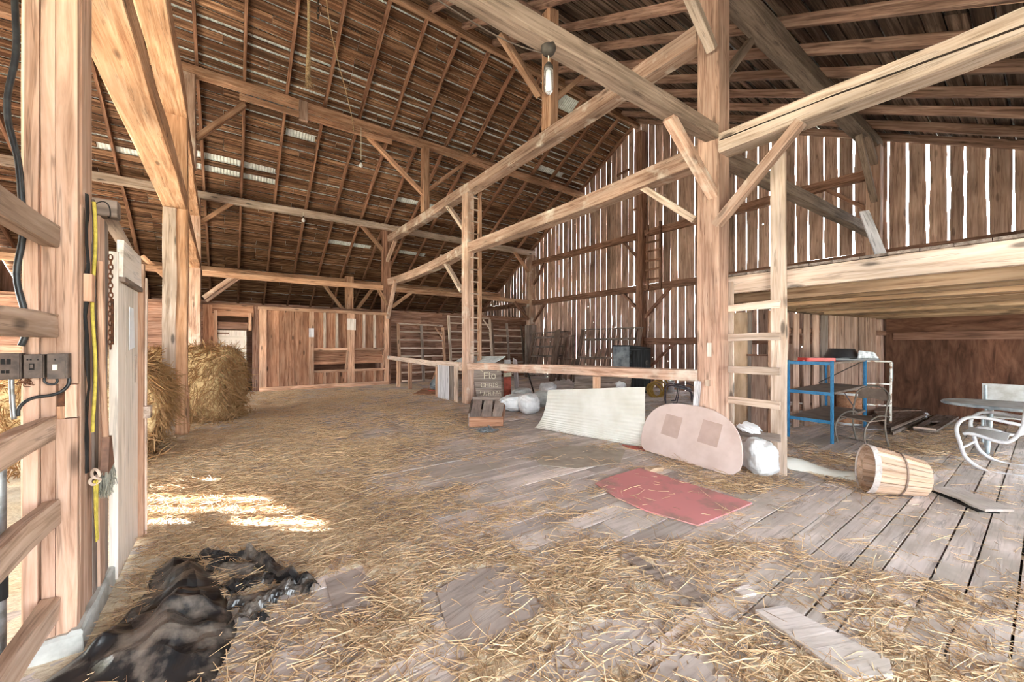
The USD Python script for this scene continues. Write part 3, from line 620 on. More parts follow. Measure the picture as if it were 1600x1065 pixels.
# switch boxes
t = thing('electrical_box', 'row of three dusty brown electrical boxes with outlet and switches on the post', 'switch box')
def fb(x0, x1, y0, y1, d0, d1, nm, m, label=None, **k):     # pixel rectangle on the post's face
    a, c = atY(x0, y1, 2.79), atY(x1, y0, 2.79); return put(t, nm, slab(a[0], c[0], d0, d1, a[2], c[2], **k), M[m], label)
fb(1, 41, 551, 592, 2.735, 2.79, 'box', 'box', ch=.004); fb(43, 75, 553, 590, 2.74, 2.79, 'box', 'box', ch=.004); fb(80, 112, 552, 591, 2.735, 2.79, 'box', 'box', ch=.004)
fb(2, 39, 552, 591, 2.73, 2.736, 'outlet_plate', 'box'); fb(45, 73, 554, 589, 2.735, 2.741, 'switch_plate', 'box'); fb(81, 108, 553, 590, 2.73, 2.736, 'switch_plate', 'box')
for x_ in (14, 23): fb(x_ - 3, x_ + 3, 560, 568, 2.727, 2.731, 'socket', 'dark')
for x_ in (14, 21): fb(x_ - 2, x_ + 3, 577, 582, 2.727, 2.731, 'socket', 'dark')
fb(54, 61, 567, 577, 2.728, 2.738, 'toggle_recess', 'dark'); fb(56, 61, 568, 574, 2.722, 2.734, 'toggle', 'box'); fb(90, 97, 568, 577, 2.718, 2.732, 'toggle', 'whiteplastic', label='cream toggle')
for x_ in (50, 55, 66, 92): fb(x_, x_ + 2, 560, 562, 2.728, 2.734, 'screw', 'dark')
tc_ = lambda L_, y_=2.77: [atY(a_, b_, y_) for a_, b_ in L_]
put(t, 'cable', tube(spline(tc_([(107, 588), (107, 600), (98, 610), (80, 617), (50, 622), (34, 632), (29, 650)]), 40), .007, 8), M['black'], smooth=True)
put(t, 'cable', tube(spline(tc_([(18, 590), (19, 620), (22, 655)]), 14), .009, 8), M['pipe'], smooth=True)
put(t, 'cable', tube(spline(tc_([(70, 590), (74, 599), (84, 600), (88, 590)]), 14), .005, 6), M['black'], smooth=True)
put(t, 'wire_tangle', [tube(spline([atY(38 + R.uniform(-10, 14), 596 + R.uniform(-6, 8), 2.78 - R.uniform(0, .03)) for _ in range(5)], 14), .0015, 4) for _ in range(5)], M['rust'])

# old white door
D = thing('door_2', 'old white-painted plank door with a taped paper beside the corner post', 'door', kind='structure')
XD = -.56
y_ = [3.43, 3.66, 3.9, 4.1]
for k in range(3): put(D, 'plank', slab(XD - .04, XD, y_[k] + .002, y_[k + 1] - .002, .03, 2.08 - .012 * k), M['doorwhite'])
put(D, 'top_rail', slab(XD - .01, XD + .02, 3.46, 4.08, 1.93, 2.16, wob=.002), M['doorwhite'])
put(D, 'top_ledge', bar((XD - .02, 3.3, 2.27), (XD - .02, 4.1, 2.13), .06, .03, wob=.003), M['bark'])
put(D, 'ledge', slab(XD - .005, XD + .03, 3.46, 4.08, 1.9, 1.93), M['bark'])
put(D, 'jamb', slab(XD - .03, XD + .03, 4.1, 4.17, .0, 2.12, wob=.002), M['stud']); put(D, 'jamb', slab(XD - .02, XD + .04, 4.17, 4.22, .0, 2.02, wob=.002), M['pale'])
put(D, 'handle_slot', slab(XD, XD + .006, 3.97, 3.985, 1.22, 1.42), M['bark']); put(D, 'latch_block', slab(XD + .02, XD + .07, 4.1, 4.2, .93, 1.02), M['pale'])
t = thing('paper_sheet', 'white sheet of paper pinned to the old door', 'paper')
put(t, 'sheet', plate(Polygon([(0, 0), (.2, .02), (.15, .30), (.01, .30)]), (XD + .003, 3.74, 1.46), (0, 1, 0), (0, 0, 1), .003), M['paper'])
# chain, hook, hanging things
t = thing('rusty_chain', 'rusty chain hanging between corner post and old door', 'chain')
for k in range(20):
    c = V3(XP + .03, 3.3 + .006 * math.sin(k), 2.02 - .028 * k); g = np.linspace(0, 2 * np.pi, 11)
    e1, e2 = (V3(0, 1, 0), V3(0, 0, 1)) if k % 2 else (V3(1, 0, 0), V3(0, 0, 1))
    put(t, 'link', tube([c + e1 * .009 * math.cos(a_) + e2 * .019 * math.sin(a_) for a_ in g], .0035, 5, caps=False), M['rust'])
put(t, 'hasp', slab(XP + .02, XP + .03, 3.36, 3.385, 1.5, 1.78), M['rust'])
t = thing('hanging_broom', 'old broom with grey bristles hung bristles down beside the door', 'broom')
hb = [V3(XP + .035, 3.03, 1.95), V3(XP + .04, 3.05, 1.4), V3(XP + .05, 3.075, .98)]
put(t, 'handle', tube(spline(hb, 12), .014, 10), M['stud'], smooth=True)
c0 = V3(XP + .05, 3.08, .99)
put(t, 'cap', plate(Polygon([(-.02, 0), (.025, 0), (.09, -.17), (-.06, -.2)]), c0 - V3(.012, 0, 0), (0, 1, 0), (0, 0, 1), .03), M['broomcap'])
fb_ = []
for k in range(240):
    u_ = R.uniform(-1, 1); a = c0 + V3(R.uniform(-.012, .016), .015 + .075 * u_, -.165 - .02 * (u_ < 0)); fb_.append(tube([a, a + V3(R.uniform(-.005, .01), .012 * u_ + R.uniform(-.012, .012), -R.uniform(.06, .085)), a + V3(R.uniform(-.01, .02), .035 * u_ + R.uniform(-.01, .01) - .01, -R.uniform(.1, .135))], .0016, 3))
put(t, 'bristles', fb_, M['broomfibre'], kind='stuff')
t = thing('yellow_rope', 'faded yellow rope hanging down beside the broom', 'rope')
yr = [V3(XP + .028 + .004 * math.sin(k), 2.955 + .010 * math.sin(k * .9), 2.25 - .11 * k) for k in range(12)]
put(t, 'rope', tube(spline(yr, 60), .008, 6), M['yellow'], smooth=True)
put(t, 'frayed_end', [tube(spline([V3(XP + .03 + R.uniform(-.008, .01), 2.98 + R.uniform(-.01, .01), .78), V3(XP + .03, 2.98 + R.uniform(-.02, .03), .62), V3(XP + .03, 3.0 + R.uniform(-.02, .03), .45)], 8), .004, 5) for _ in range(8)], M['yellow'])
put(t, 'knot', tube(spline([V3(XP + .03 + .014 * math.sin(a_ * 2), 2.97 + .02 * math.cos(a_ * 3), .8 + .04 * math.sin(a_)) for a_ in np.linspace(0, 6.2, 9)], 40), .007, 6), M['pale'])
t = thing('leather_strap', 'dark leather strap hanging beside the yellow rope', 'strap')
put(t, 'strap', bar((XP + .014, 2.90, 2.27), (XP + .014, 2.91, .84), .008, .03, up=(0, 1, 0), n=16, wob=.003), M['dark'])
put(t, 'strap', bar((XP + .02, 2.985, 2.27), (XP + .02, 3.0, 1.3), .006, .02, up=(0, 1, 0), n=12, wob=.003), M['box'])
put(t, 'buckle', slab(XP + .005, XP + .035, 2.88, 2.94, 1.72, 1.86), M['stud'])
put(t, 'hook', tube(spline([V3(XP + .0, 3.1, 2.27), V3(XP + .05, 3.1, 2.29), V3(XP + .06, 3.12, 2.25), V3(XP + .03, 3.2, 2.27)], 16), .003, 5), M['dark'])
# ------------------------------------------------------------------ straw bales
M['straw'] = straw_mat('straw', [(206, 182, 144), (242, 224, 192), (252, 243, 222), (255, 252, 242), (247, 233, 205), (222, 198, 158)], trans=.15)
M['balestraw'] = straw_mat('bale_straw', [(176, 142, 96), (236, 208, 160), (250, 234, 198), (255, 250, 234), (230, 198, 148), (198, 164, 116)], trans=.2)
M['strawdark'] = straw_mat('old_straw', [(150, 128, 102), (206, 186, 156), (238, 226, 204), (250, 243, 230), (176, 152, 122)], trans=.15)
M['balecore'] = plain('bale_core', (234, 206, 158), rough=.9, col2=(184, 150, 104), scale=30, spec=.1, bump=.8)
def strands(starts, dirs, L, r, bend=.35, sides=3):
    """many straws at once: each a three-sided stalk of two lengths"""
    n = len(starts); d = dirs / np.linalg.norm(dirs, axis=1, keepdims=True); L = np.broadcast_to(L, (n,))[:, None]; r = np.broadcast_to(r, (n,))[:, None]
    p0 = starts; p1 = p0 + d * L * .5; d2 = d + NR.normal(0, bend, (n, 3)); d2 /= np.linalg.norm(d2, axis=1, keepdims=True); p2 = p1 + d2 * L * .5
    a = np.cross(d, NR.normal(0, 1, (n, 3))); a /= np.linalg.norm(a, axis=1, keepdims=True) + 1e-9; b = np.cross(d, a)
    rings = []
    for p, s in ((p0, 1.0), (p1, 1.0), (p2, .6)):
        for k in range(3): rings.append(p + r * s * (math.cos(k * 2.094) * a + math.sin(k * 2.094) * b))
    V = np.stack(rings, 1).reshape(-1, 3)
    f = []
    for i in (0, 3):
        for k in range(3): q = (i + k, i + (k + 1) % 3, i + 3 + (k + 1) % 3, i + 3 + k); f += [(q[0], q[1], q[2]), (q[0], q[2], q[3])]
    f = np.array(f); Fa = (f[None] + 9 * np.arange(n)[:, None, None]).reshape(-1, 3)
    return V, Fa, V
def bale(label, center, axis, rad, length, nst, skirt=None, thick=.006):
    P = thing('straw_bale', label, 'straw bale')
    axis = unit(axis); side = unit(np.cross([0, 0, 1.0], axis)); up = V3(0, 0, 1)
    v, f, _ = lathe([(.01, -length / 2), (rad * .6, -length / 2), (rad * .95, -length / 2 + .01), (rad, -length / 2 + .06)] + [(rad, h) for h in np.linspace(-length / 2 + .1, length / 2 - .1, 12)] + [(rad, length / 2 - .06), (rad * .95, length / 2 - .01), (rad * .6, length / 2), (.01, length / 2)], center, axis, 56)
    n = meshkit.fbm(v * 7, 4, 3)[:, None] - .5
    c = np.asarray(center); rel = v - c; rel_r = rel - np.outer(rel @ axis, axis); v = v + n * .10 * rel_r / (np.linalg.norm(rel_r, axis=1, keepdims=True) + 1e-6)
    v[:, 2] = np.maximum(v[:, 2], .01)
    put(P, 'bale_body', (v, f, v), M['balecore'], smooth=True)
    a = NR.uniform(0, 2 * np.pi, nst); h = NR.uniform(-length / 2, length / 2, nst)
    st = c + np.outer(h, axis) + (rad + NR.uniform(-.03, .03, nst))[:, None] * (np.outer(np.cos(a), side) + np.outer(np.sin(a), up))
    tang = -np.outer(np.sin(a), side) + np.outer(np.cos(a), up); tang *= np.sign(-tang[:, 2:3] + 1e-6)
    d = tang + NR.normal(0, .5, (nst, 3)) + (st - c) * .05
    ne = nst // 2; a2 = NR.uniform(0, 2 * np.pi, ne); r2 = rad * np.sqrt(NR.uniform(0, 1, ne)); sg = NR.choice([-1, 1], ne)
    st2 = c + np.outer(sg * (length / 2 + .005), axis) + r2[:, None] * (np.outer(np.cos(a2), side) + np.outer(np.sin(a2), up))
    d2 = NR.normal(0, .6, (ne, 3)) + V3(0, 0, -.7) + np.outer(sg * .25, axis)
    S, Dd = np.vstack([st, st2]), np.vstack([d, d2])
    if skirt is not None:
        m = skirt; aa = NR.uniform(-length / 2 - .15, length / 2 + .15, m); bb = NR.choice([-1, 1], m) * NR.uniform(.3, 1.0, m) * rad
        S = np.vstack([S, c * V3(1, 1, 0) + np.outer(aa, axis) + np.outer(bb, side) + np.outer(NR.uniform(0, .25, m) * (1.15 - np.abs(bb) / rad), up)]); Dd = np.vstack([Dd, NR.normal(0, .6, (m, 3)) + V3(0, 0, -.3)])
    k = S[:, 2] > .02; S, Dd = S[k], Dd[k]
    put(P, 'loose_straw', strands(S, Dd, NR.uniform(.12, .30, len(S)), thick * NR.uniform(.6, 1.3, len(S)), bend=.3), M['balestraw'], kind='stuff')
bale('big round straw bale standing half hidden by the old door', (-1.41, 7.35, .71), (.06, 1, 0), .72, 1.3, 3600, 900)
bale('big round straw bale behind the warm post, below the white back door', (-.5, 9.95, .71), (1, -.35, 0), .74, 1.25, 3000, 500, .0075)

# ------------------------------------------------------------------ lamps, cords
M['glass'] = usdkit.material(stage, LK + 'jar_glass', {'p': ('principled_bsdf', {'base_color': (.95, .97, 1), 'transmission_weight': .9, 'roughness': .08, 'ior': 1.3})}, surface='p.BSDF')
M['frost'] = plain('frosted_bulb', (240, 240, 240), rough=.25, col2=(226, 228, 232))
M['iron'] = plain('dark_iron', (70, 62, 56), rough=.6, col2=(48, 42, 38), metal=.3, scale=20)
M['rope'] = plain('hemp_rope', (206, 178, 140), rough=.9, col2=(140, 110, 74), scale=40)
lp = atY(857, 70, 2.46)
t = thing('jar_lamp', 'hanging glass jar lamp under the square grey beam', 'lamp')
bz = 3.985
put(t, 'canopy', lathe([(.0, .05), (.05, .05), (.062, .03), (.064, 0), (.05, -.03), (.03, -.05), (.0, -.055)], (lp[0], 2.46, bz - .02), (0, 0, 1), 20), M['iron'], smooth=True)
put(t, 'stem', tube([(lp[0], 2.46, bz - .07), (lp[0] + .005, 2.46, bz - .14)], .006, 6), M['pale'])
put(t, 'cap', lathe([(.0, .03), (.02, .028), (.038, .0), (.04, -.03), (.0, -.03)], (lp[0], 2.46, bz - .165), (0, 0, 1), 18), M['iron'], smooth=True)
put(t, 'jar', lathe([(.036, 0), (.04, -.02), (.041, -.15), (.034, -.185), (.018, -.205), (.0, -.21), (.0, -.204), (.016, -.198), (.031, -.18), (.037, -.15), (.036, -.02), (.033, 0)], (lp[0], 2.46, bz - .19), (0, 0, 1), 20), M['glass'], smooth=True)
put(t, 'bulb', lathe([(.0, 0), (.02, 0), (.022, -.03), (.031, -.06), (.033, -.12), (.024, -.155), (.0, -.165)], (lp[0], 2.46, bz - .2), (0, 0, 1), 16), M['frost'], smooth=True)
put(t, 'wire', tube(spline([(lp[0] - 1.1, 2.58, bz - .005), (lp[0] - .6, 2.585, bz - .03), (lp[0] - .2, 2.57, bz - .02), (lp[0], 2.5, bz - .03)], 20), .006, 6), M['box'])
def bulb(label, p, top, rad=.045):
    t = thing('bare_bulb', label, 'lamp')
    put(t, 'cord', tube(spline([top, (top + p) / 2, p + V3(0, 0, .13)], 8), .008, 5), M['whiteplastic'])
    put(t, 'socket', lathe([(0, .14), (.022, .14), (.026, .07), (.0, .07)], p, (0, 0, 1), 12), M['iron'])
    put(t, 'bulb', lathe([(.0, .075), (.02, .07), (.03, .045), (rad * 1.2, 0), (rad, -.045), (.0, -.07)], p, (0, 0, 1), 14), M['frost'], smooth=True)
q = atY(564, 258, 11.35); bulb('bare bulb on a long white cord under the uppermost purlin', q, q + V3(0, 0, 1.05))
q = atY(474, 344, 14.55); bulb('bare bulb close under the middle purlin', q, q + V3(0, 0, .26))
t = thing('pull_cord', 'thin slack cord running down from the roof to the splice board', 'cord')
put(t, 'cord', tube(spline([atY(509, -10, 9.2), atY(528, 95, 10.2), atY(549, 180, 11.3), atY(553, 205, 11.3)], 24), .012, 5), M['rope'])
t = thing('hanging_rope', 'short thick frayed rope hanging from the ridge', 'rope')
a, b = atY(481, -60, 8.75), atY(481, 122, 8.75)
put(t, 'rope', tube(spline([a, (a + b) / 2 + V3(.02, 0, 0), b], 24), np.where(np.arange(24) > 18, .045, .03), 7), M['rope'])
put(t, 'frayed_end', strands(np.tile(b, (40, 1)) + NR.normal(0, .02, (40, 3)), NR.normal(0, .25, (40, 3)) + V3(0, 0, -1), .18, .006), M['rope'])
t = thing('roof_chain', 'dark chain end dangling beside the frayed rope', 'chain')
a = atY(497, 26, 8.75)
for k in range(16):
    c = a + V3(0, 0, .075 * k); g = np.linspace(0, 2 * np.pi, 9); e1 = V3(1, 0, 0) if k % 2 else V3(0, 1, 0)
    put(t, 'link', tube([c + e1 * .022 * math.cos(x_) + V3(0, 0, .05) * math.sin(x_) for x_ in g], .009, 5, caps=False), M['iron'])
# gable ladder
t = thing('gable_ladder', 'small brown ladder fixed high on the gable wall', 'ladder')
ya, yb = 8.2, 7.7
for y_ in (ya, yb): put(t, 'stringer', slab(XG - .27, XG - .2, y_ - .035, y_ + .035, 3.4, 5.65, wob=.003), M['girt'])
for k in range(6): put(t, 'rung', bar((XG - .28, ya + .05, 3.75 + .32 * k), (XG - .28, yb - .05, 3.75 + .32 * k + R.uniform(-.03, .03)), .03, .06), M['girt'])
for k in range(4): put(G, 'cleat', bar((XG - .06, 9.35 - .25 * k + .3, 7.9 - .5 * k), (XG - .06, 9.35 - .25 * k - .25, 7.95 - .5 * k), .05, .07), M['girt'])

# ------------------------------------------------------------------ gates and racks along the back
def gate(label, xa, xb, z1, y, bars, mat, mid=True, brace=True, lean=0.0):
    P = thing('hay_gate', label, 'gate')
    q = lambda x, z: V3(x, y + lean * (1 - z / z1), z)
    put(P, 'stile', bar(q(xa, .05), q(xa, z1), .1, .06, up=(0, 1, 0), wob=.003), M[mat]); put(P, 'stile', bar(q(xb, .05), q(xb, z1 - .1), .1, .06, up=(0, 1, 0), wob=.003), M[mat])
    if mid: put(P, 'stile', bar(q((xa + xb) / 2, .05), q((xa + xb) / 2, z1), .11, .05, up=(0, 1, 0)), M['weather'])
    for z in bars: put(P, 'bar', bar(q(xa, z), q(xb, z - .02), .035, .055, n=3, wob=.004), M['pale'])
    if brace: put(P, 'brace', bar(q(xb - .05, z1 - .5), q(xb - .35, z1 - .1), .03, .06), M[mat])
gx = lambda p_, Y=14.85: atY(p_, 560, Y)[0]
gate('plank gate with white bars nearest the dark post', gx(621), gx(691), 2.3, 14.8, (.1, .42, .73, 1.05, 1.36, 1.68, 2.0, 2.3), 'stud', lean=-.25)
gate('taller plank gate with white bars behind the rung ladder', gx(699), gx(763), 2.72, 14.75, (.3, .9, 1.2, 1.35, 1.7, 2.05, 2.4, 2.68), 'pale', lean=-.3)
gate('dark barred gate right of the ladder post', gx(767), gx(813), 2.5, 14.8, (.2, .7, 1.1, 1.3, 1.6, 1.9, 2.2), 'rack', brace=False, lean=-.3)
t = thing('standing_board', 'wide pale board standing at the right end of the gates', 'board')
put(t, 'board', slab(gx(814), gx(832), 14.5, 14.54, 0, 2.42), M['weather'])
def rack(label, pa, pb, y0_, Yw, z1, nbar, name='hay_rack', lean=.5, slats=3):
    """an upright feed rack leaning at the gable, between two pixels on the plane X = const"""
    P = thing(name, label, 'rack')
    Xr = XG - .9
    a, b = atX(pa, 560, Xr)[1], atX(pb, 560, Xr)[1]
    q = lambda y, z: V3(Xr + lean * z / z1, y, z)
    for y in (a, b): put(P, 'stile', bar(q(y, 0), q(y, z1), .16, .05, up=(1, 0, 0), wob=.004), M['rack'])
    put(P, 'top_board', bar(q(a, z1), q(b, z1), .3, .035, wob=.005), M['weather'])
    for k in range(slats): z = z1 * (k + .4) / slats; put(P, 'slat', bar(q(a, z), q(b, z + .03), .03, .09, n=3, wob=.006), M['weather'])
    for k in range(nbar): y = a + (b - a) * (k + .7) / (nbar + .4); put(P, 'bar', bar(q(y, .1), q(y, z1 - .05), .045, .03, up=(1, 0, 0), n=3, wob=.006), M['rack'])
rack('slatted wooden hay rack leaning in the far corner', 822, 872, 0, 0, 2.05, 6, slats=5)
rack('long low slatted hay rack in front of the gable', 897, 988, 0, 0, 2.1, 11, slats=3)
t = thing('rack_board', 'rough wide board leaning against the corner hay rack', 'board')
put(t, 'board', bar(atX(862, 575, XG - 1.35) * V3(1, 1, 0), atX(872, 515, XG - .6), .36, .03, up=(1, 0, 0), wob=.004), M['rack'])
t = thing('open_rack', 'dark narrow rack between the two hay racks', 'rack')
for p_ in (877, 885, 893): c = atX(p_, 560, XG - .5); put(t, 'bar', bar((c[0], c[1], 0), (c[0] + .2, c[1], 1.9), .06, .05, up=(1, 0, 0), wob=.004), M['rack'])
a, b = atX(874, 560, XG - .45), atX(897, 560, XG - .45)
for z in (.9, 1.85): put(t, 'rail', bar((a[0], a[1], z), (b[0], b[1], z), .05, .07), M['rack'])
# black cabinet
M['blackpaint'] = wood('black_painted_board', (30, 32, 32), (52, 56, 56), (92, 98, 102), tone=.1, knots=.1, blotch=.5)
M['charcoal'] = plain('worn_grey_paint', (150, 156, 160), rough=.7, col2=(96, 102, 108), scale=4)
t = thing('black_cabinet', 'black wooden cabinet with a ring handle behind the bottom rail', 'cabinet')
cz = Polygon([(0, 0), (.62, 0), (.62, 1.40), (0, 1.46)])
cz = Polygon([(0, 0), (1.0, 0), (1.0, 1.38), (0, 1.46)])
put(t, 'body', plate(cz, (9.5, 7.83, .02), (1, 0, 0), (0, 0, 1), .63), M['blackpaint'])
put(t, 'side_sheet', slab(9.485, 9.498, 7.22, 7.81, .03, 1.44), M['charcoal'], 'worn grey side')
put(t, 'door', slab(9.56, 10.44, 7.178, 7.199, .1, 1.32), M['blackpaint'])
put(t, 'ring_handle', tube([V3(10.25, 7.165, .95) + V3(.05 * math.cos(g), 0, .07 * math.sin(g)) for g in np.linspace(0, 2 * np.pi, 15)], .008, 6, caps=False), M['pipe'])
# things behind the rail
t = thing('grey_board', 'grey weathered sheet leaning low behind the translucent sheet', 'board')
put(t, 'board', bar(atX(897, 600, 7.0) - V3(0, 0, .07), atX(985, 596, 7.0) - V3(0, 0, .07), .03, .62, up=(.35, 0, 1)), M['weather'])
t = thing('white_litter', 'crumpled white litter on top of the grey sheet', 'litter')
m = trimesh.creation.icosphere(3, .12); m.vertices *= [1.1, .8, .6]; m.vertices += (meshkit.fbm(m.vertices * 14, 3)[:, None] - .5) * .1; m.apply_translation(atX(970, 601, 6.9))
put(t, 'clump', m, M['paper'])
M['hose'] = plain('yellow_hose', (196, 160, 78), rough=.5, col2=(160, 124, 56), scale=10)
t = thing('coiled_hose', 'coil of thick yellow hose on the floor beside the cabinet', 'hose')
c = atZ(1025, 620)
for k in range(4):
    put(t, 'loop', tube([c + V3(.1 * k - .1, 0, .2 + .02 * k) + (.2 + .02 * k) * (math.cos(g) * unit(RGT + V3(.3 * k, 0, 0)) + math.sin(g) * V3(.2 * (k - 1), .1, 1)) for g in np.linspace(0, 2 * np.pi, 25)], .025, 7, caps=False), M['hose'], smooth=True)
M['gmetal'] = plain('dull_painted_metal', (120, 112, 120), rough=.5, col2=(92, 84, 90), metal=.3, scale=16)
t = thing('metal_chair_frame', 'old bent-metal chair with dark seat beyond the rail left of the big post', 'chair')
A_, B_ = atZ(1040, 630), atZ(1083, 632)
xax = unit((B_ - A_) * V3(1, 1, 0)); yax = V3(-xax[1], xax[0], 0); W_ = np.linalg.norm(B_ - A_)
for s in (0, .5):
    o = A_ + yax * s
    hoop = [(0, 0), (0, .2), (.01, .36), (.05, .44), (.13, .465), (.3, .45), (.5, .41), (W_ * .8, .36), (W_ * .95, .3), (W_, .2), (W_ + .02, 0)]
    put(t, 'leg_hoop', tube([o + xax * a_ + V3(0, 0, b_) for a_, b_ in hoop], .018, 8), M['gmetal'], smooth=True)
    put(t, 'leg', tube([o + xax * .32 + V3(0, 0, .44), o + xax * .30 + V3(0, 0, .2), o + xax * .26 + V3(0, 0, .02), o + xax * .16 + V3(0, 0, .015)], .014, 7), M['gmetal'], smooth=True)
put(t, 'seat', bar(A_ + V3(0, 0, .43) + yax * .25 + xax * .2, A_ + V3(0, 0, .36) + yax * .25 + xax * W_ * .95, .5, .04, wob=.004), M['charcoal'])
put(t, 'armrest', tube(spline([A_ + V3(0, 0, .47) + xax * .2, A_ + V3(0, 0, .53) + xax * .6 * W_, A_ + V3(0, 0, .47) + xax * 1.0 * W_], 16), .014, 7), M['gmetal'], smooth=True)
t = thing('white_bucket', 'white plastic bucket beyond the bottom rail', 'bucket')
put(t, 'pail', lathe([(0, 0), (.13, 0), (.16, .34), (.17, .35), (.155, .345), (.125, .02), (0, .02)], atZ(1046, 612), (0, 0, 1), 20), M['paper'], smooth=True)
t = thing('white_stake', 'white painted stake leaning on the left side of the big post', 'stake')
put(t, 'stake', bar(atX(1080, 655, 4.9) * V3(1, 1, 0) + V3(0, .0, 0), atX(1091, 595, 4.83), .07, .03, up=(1, 0, 0)), M['whitewash'])

# ------------------------------------------------------------------ by the middle post
t = thing('carved_sign', 'grey wooden sign with cream painted lettering leaning beside the middle post', 'sign')
s0, s1 = atZ(747, 631), atZ(784, 630)
ex = unit((s1 - s0) * V3(1, 1, 0)); nrm = V3(ex[1], -ex[0], 0); ey = unit(V3(0, 0, 1) - nrm * .22); wd = np.linalg.norm(s1 - s0)
if nrm @ FWD > 0: pass
put(t, 'board', plate(Polygon([(0, 0), (wd * .98, 0), (wd * 1.02, .93), (-.1, .95), (-.1, .62)]), s0, ex, ey, .03), M['weather'])
M['cream'] = plain('cream_paint', (214, 202, 176), rough=.8, col2=(186, 174, 150), scale=40)
for txt, x_, y_, h_ in (('Flo', .14, .63, .17), ('CHRIS', .07, .42, .105)):
    m = meshkit.text_mesh(txt, h_, .006); v = np.array(m.vertices); ez = np.cross(ex, ey)
    put(t, 'lettering', (s0 + ex * (v[:, :1] + x_) + ey * (v[:, 1:2] + y_) + ez * (v[:, 2:] + .03), np.array(m.faces), None), M['cream'])
# third, illegible line: worn strokes
st_ = []
for k in range(9):
    x_ = .08 + .062 * k; ez = np.cross(ex, ey); p0 = s0 + ex * x_ + ey * .2 + ez * .032; st_.append(bar(p0, p0 + ey * .11 + ex * R.choice([-.02, 0, .025]), .012, .004, up=ez))
    if k % 2: st_.append(bar(p0 + ey * R.choice([.05, .1]), p0 + ey * .06 + ex * .045, .012, .004, up=ez))
for k in range(14): p0 = s0 + ex * R.uniform(-.04, wd) + ey * R.uniform(.78, .9) + ez * .032; st_.append(bar(p0, p0 + ex * R.uniform(-.05, .05) + ey * R.uniform(.02, .07), .01, .004, up=ez))
put(t, 'worn_strokes', st_, M['cream'])
M['redpaint'] = plain('worn_red_paint', (178, 84, 66), rough=.75, col2=(140, 62, 50), scale=8)
M['redsheet'] = plain('faded_red_sheet', (214, 138, 138), rough=.8, col2=(158, 130, 120), scale=2.6, lo=.5, hi=.72)
t = thing('red_post', 'short square red painted post with white cap band by the sign', 'post')
b_ = atZ(793, 624); 
for nm, z0, z1, m, w_ in (('shaft', 0, .62, 'redpaint', .2), ('band', .62, .73, 'cream', .215), ('cap', .73, .86, 'redpaint', .19), ('tip', .86, 1.08, 'whitewash', .17)):
    put(t, nm, bar(b_ + V3(0, 0, z0), b_ + V3(0, .02, z1), w_, w_, up=(1, -.6, 0), ch=.012), M[m])
t = thing('grey_plank', 'grey plank leaning behind the red post', 'board')
put(t, 'plank', bar(atZ(808, 616), atZ(806, 622) + V3(.15, .25, 1.08), .2, .025, up=(1, 0, 0)), M['whitewash'])
t = thing('metal_sheet_scrap', 'grey sheet lying on the rail behind the sign', 'sheet')
put(t, 'sheet', bar((5.1, 9.6, 1.06), (5.3, 7.85, 1.12), .5, .02, up=(-.4, -.1, 1), wob=.004), M['galv'])
t = thing('pitchfork', 'dark thin iron bar leaning among the sacks', 'bar')
put(t, 'rod', tube([atZ(834, 613), atZ(826, 616) + V3(.1, .2, .72)], .022, 6), M['iron'])
put(t, 'crossbar', tube([atZ(826, 616) + V3(.1, .2, .72), atZ(812, 616) + V3(.1, .2, .76)], .02, 6), M['iron'])
# sacks
M['sack'] = plain('white_woven_sack', (232, 230, 230), rough=.7, col2=(206, 206, 206), scale=5, bump=.25)
M['sackgrey'] = plain('grey_woven_sack', (206, 206, 202), rough=.7, col2=(176, 178, 176), scale=5, bump=.25)
def sack(label, c, size, rot=0, mat='sack', tie=True, tilt=0.0):
    P = thing('feed_sack', label, 'sack')
    m = trimesh.creation.icosphere(4, 1.0); v = np.array(m.vertices)
    v = np.sign(v) * np.abs(v) ** .66
    v[:, 0] *= 1 - .25 * (v[:, 2] > .2) * (v[:, 2] - .2)
    n = meshkit.fbm(v * 2.2 + NR.uniform(0, 30, 3), 4); rd = 1 - np.abs(meshkit.fbm(v * 3.5 + NR.uniform(0, 30, 3), 3) - .5) * 1.6
    v *= (1 + (n - .5) * .35 + (rd - .8) * .1)[:, None]
    v *= np.array(size) / 2; ca, sa = math.cos(rot), math.sin(rot)
    v = v @ trimesh.transformations.rotation_matrix(tilt, [0, 1, 0])[:3, :3].T
    v = v @ np.array([[ca, sa, 0], [-sa, ca, 0], [0, 0, 1.0]]); v += V3(*c) + V3(0, 0, size[2] / 2); v[:, 2] = np.maximum(v[:, 2], .006)
    put(P, 'bag', (v, np.array(m.faces), v), M[mat], smooth=True)
    if tie:
        tp = V3(*c) + V3(size[0] * .48 * math.cos(rot), size[0] * .48 * -math.sin(rot), size[2] * .55)
        put(P, 'gathered_end', lathe([(0, -.1), (.07, -.1), (.035, -.02), (.03, 0), (.06, .05), (.085, .1), (.05, .09), (0, .03)], tp, (math.cos(rot), -math.sin(rot), .25), 14), M[mat], smooth=True)
sack('plump white sack with a gathered end beside the wooden tray', atZ(808, 641), (.78, .54, .36), math.pi * .75 + .6)
sack('small white sack standing in front of the sack pile', atZ(826, 645), (.52, .44, .42), 1.2, tie=False)
sack('grey-white sack lying at the back of the pile', atZ(815, 626), (.75, .42, .34), .5, 'sackgrey', False)
sack('pale sack slumped against the translucent sheet', atZ(851, 633), (.7, .55, .36), .9, 'sackgrey', True)
sack('white sack bulging over the back of the pile', atZ(856, 619), (.8, .5, .4), .8, 'sack', False)
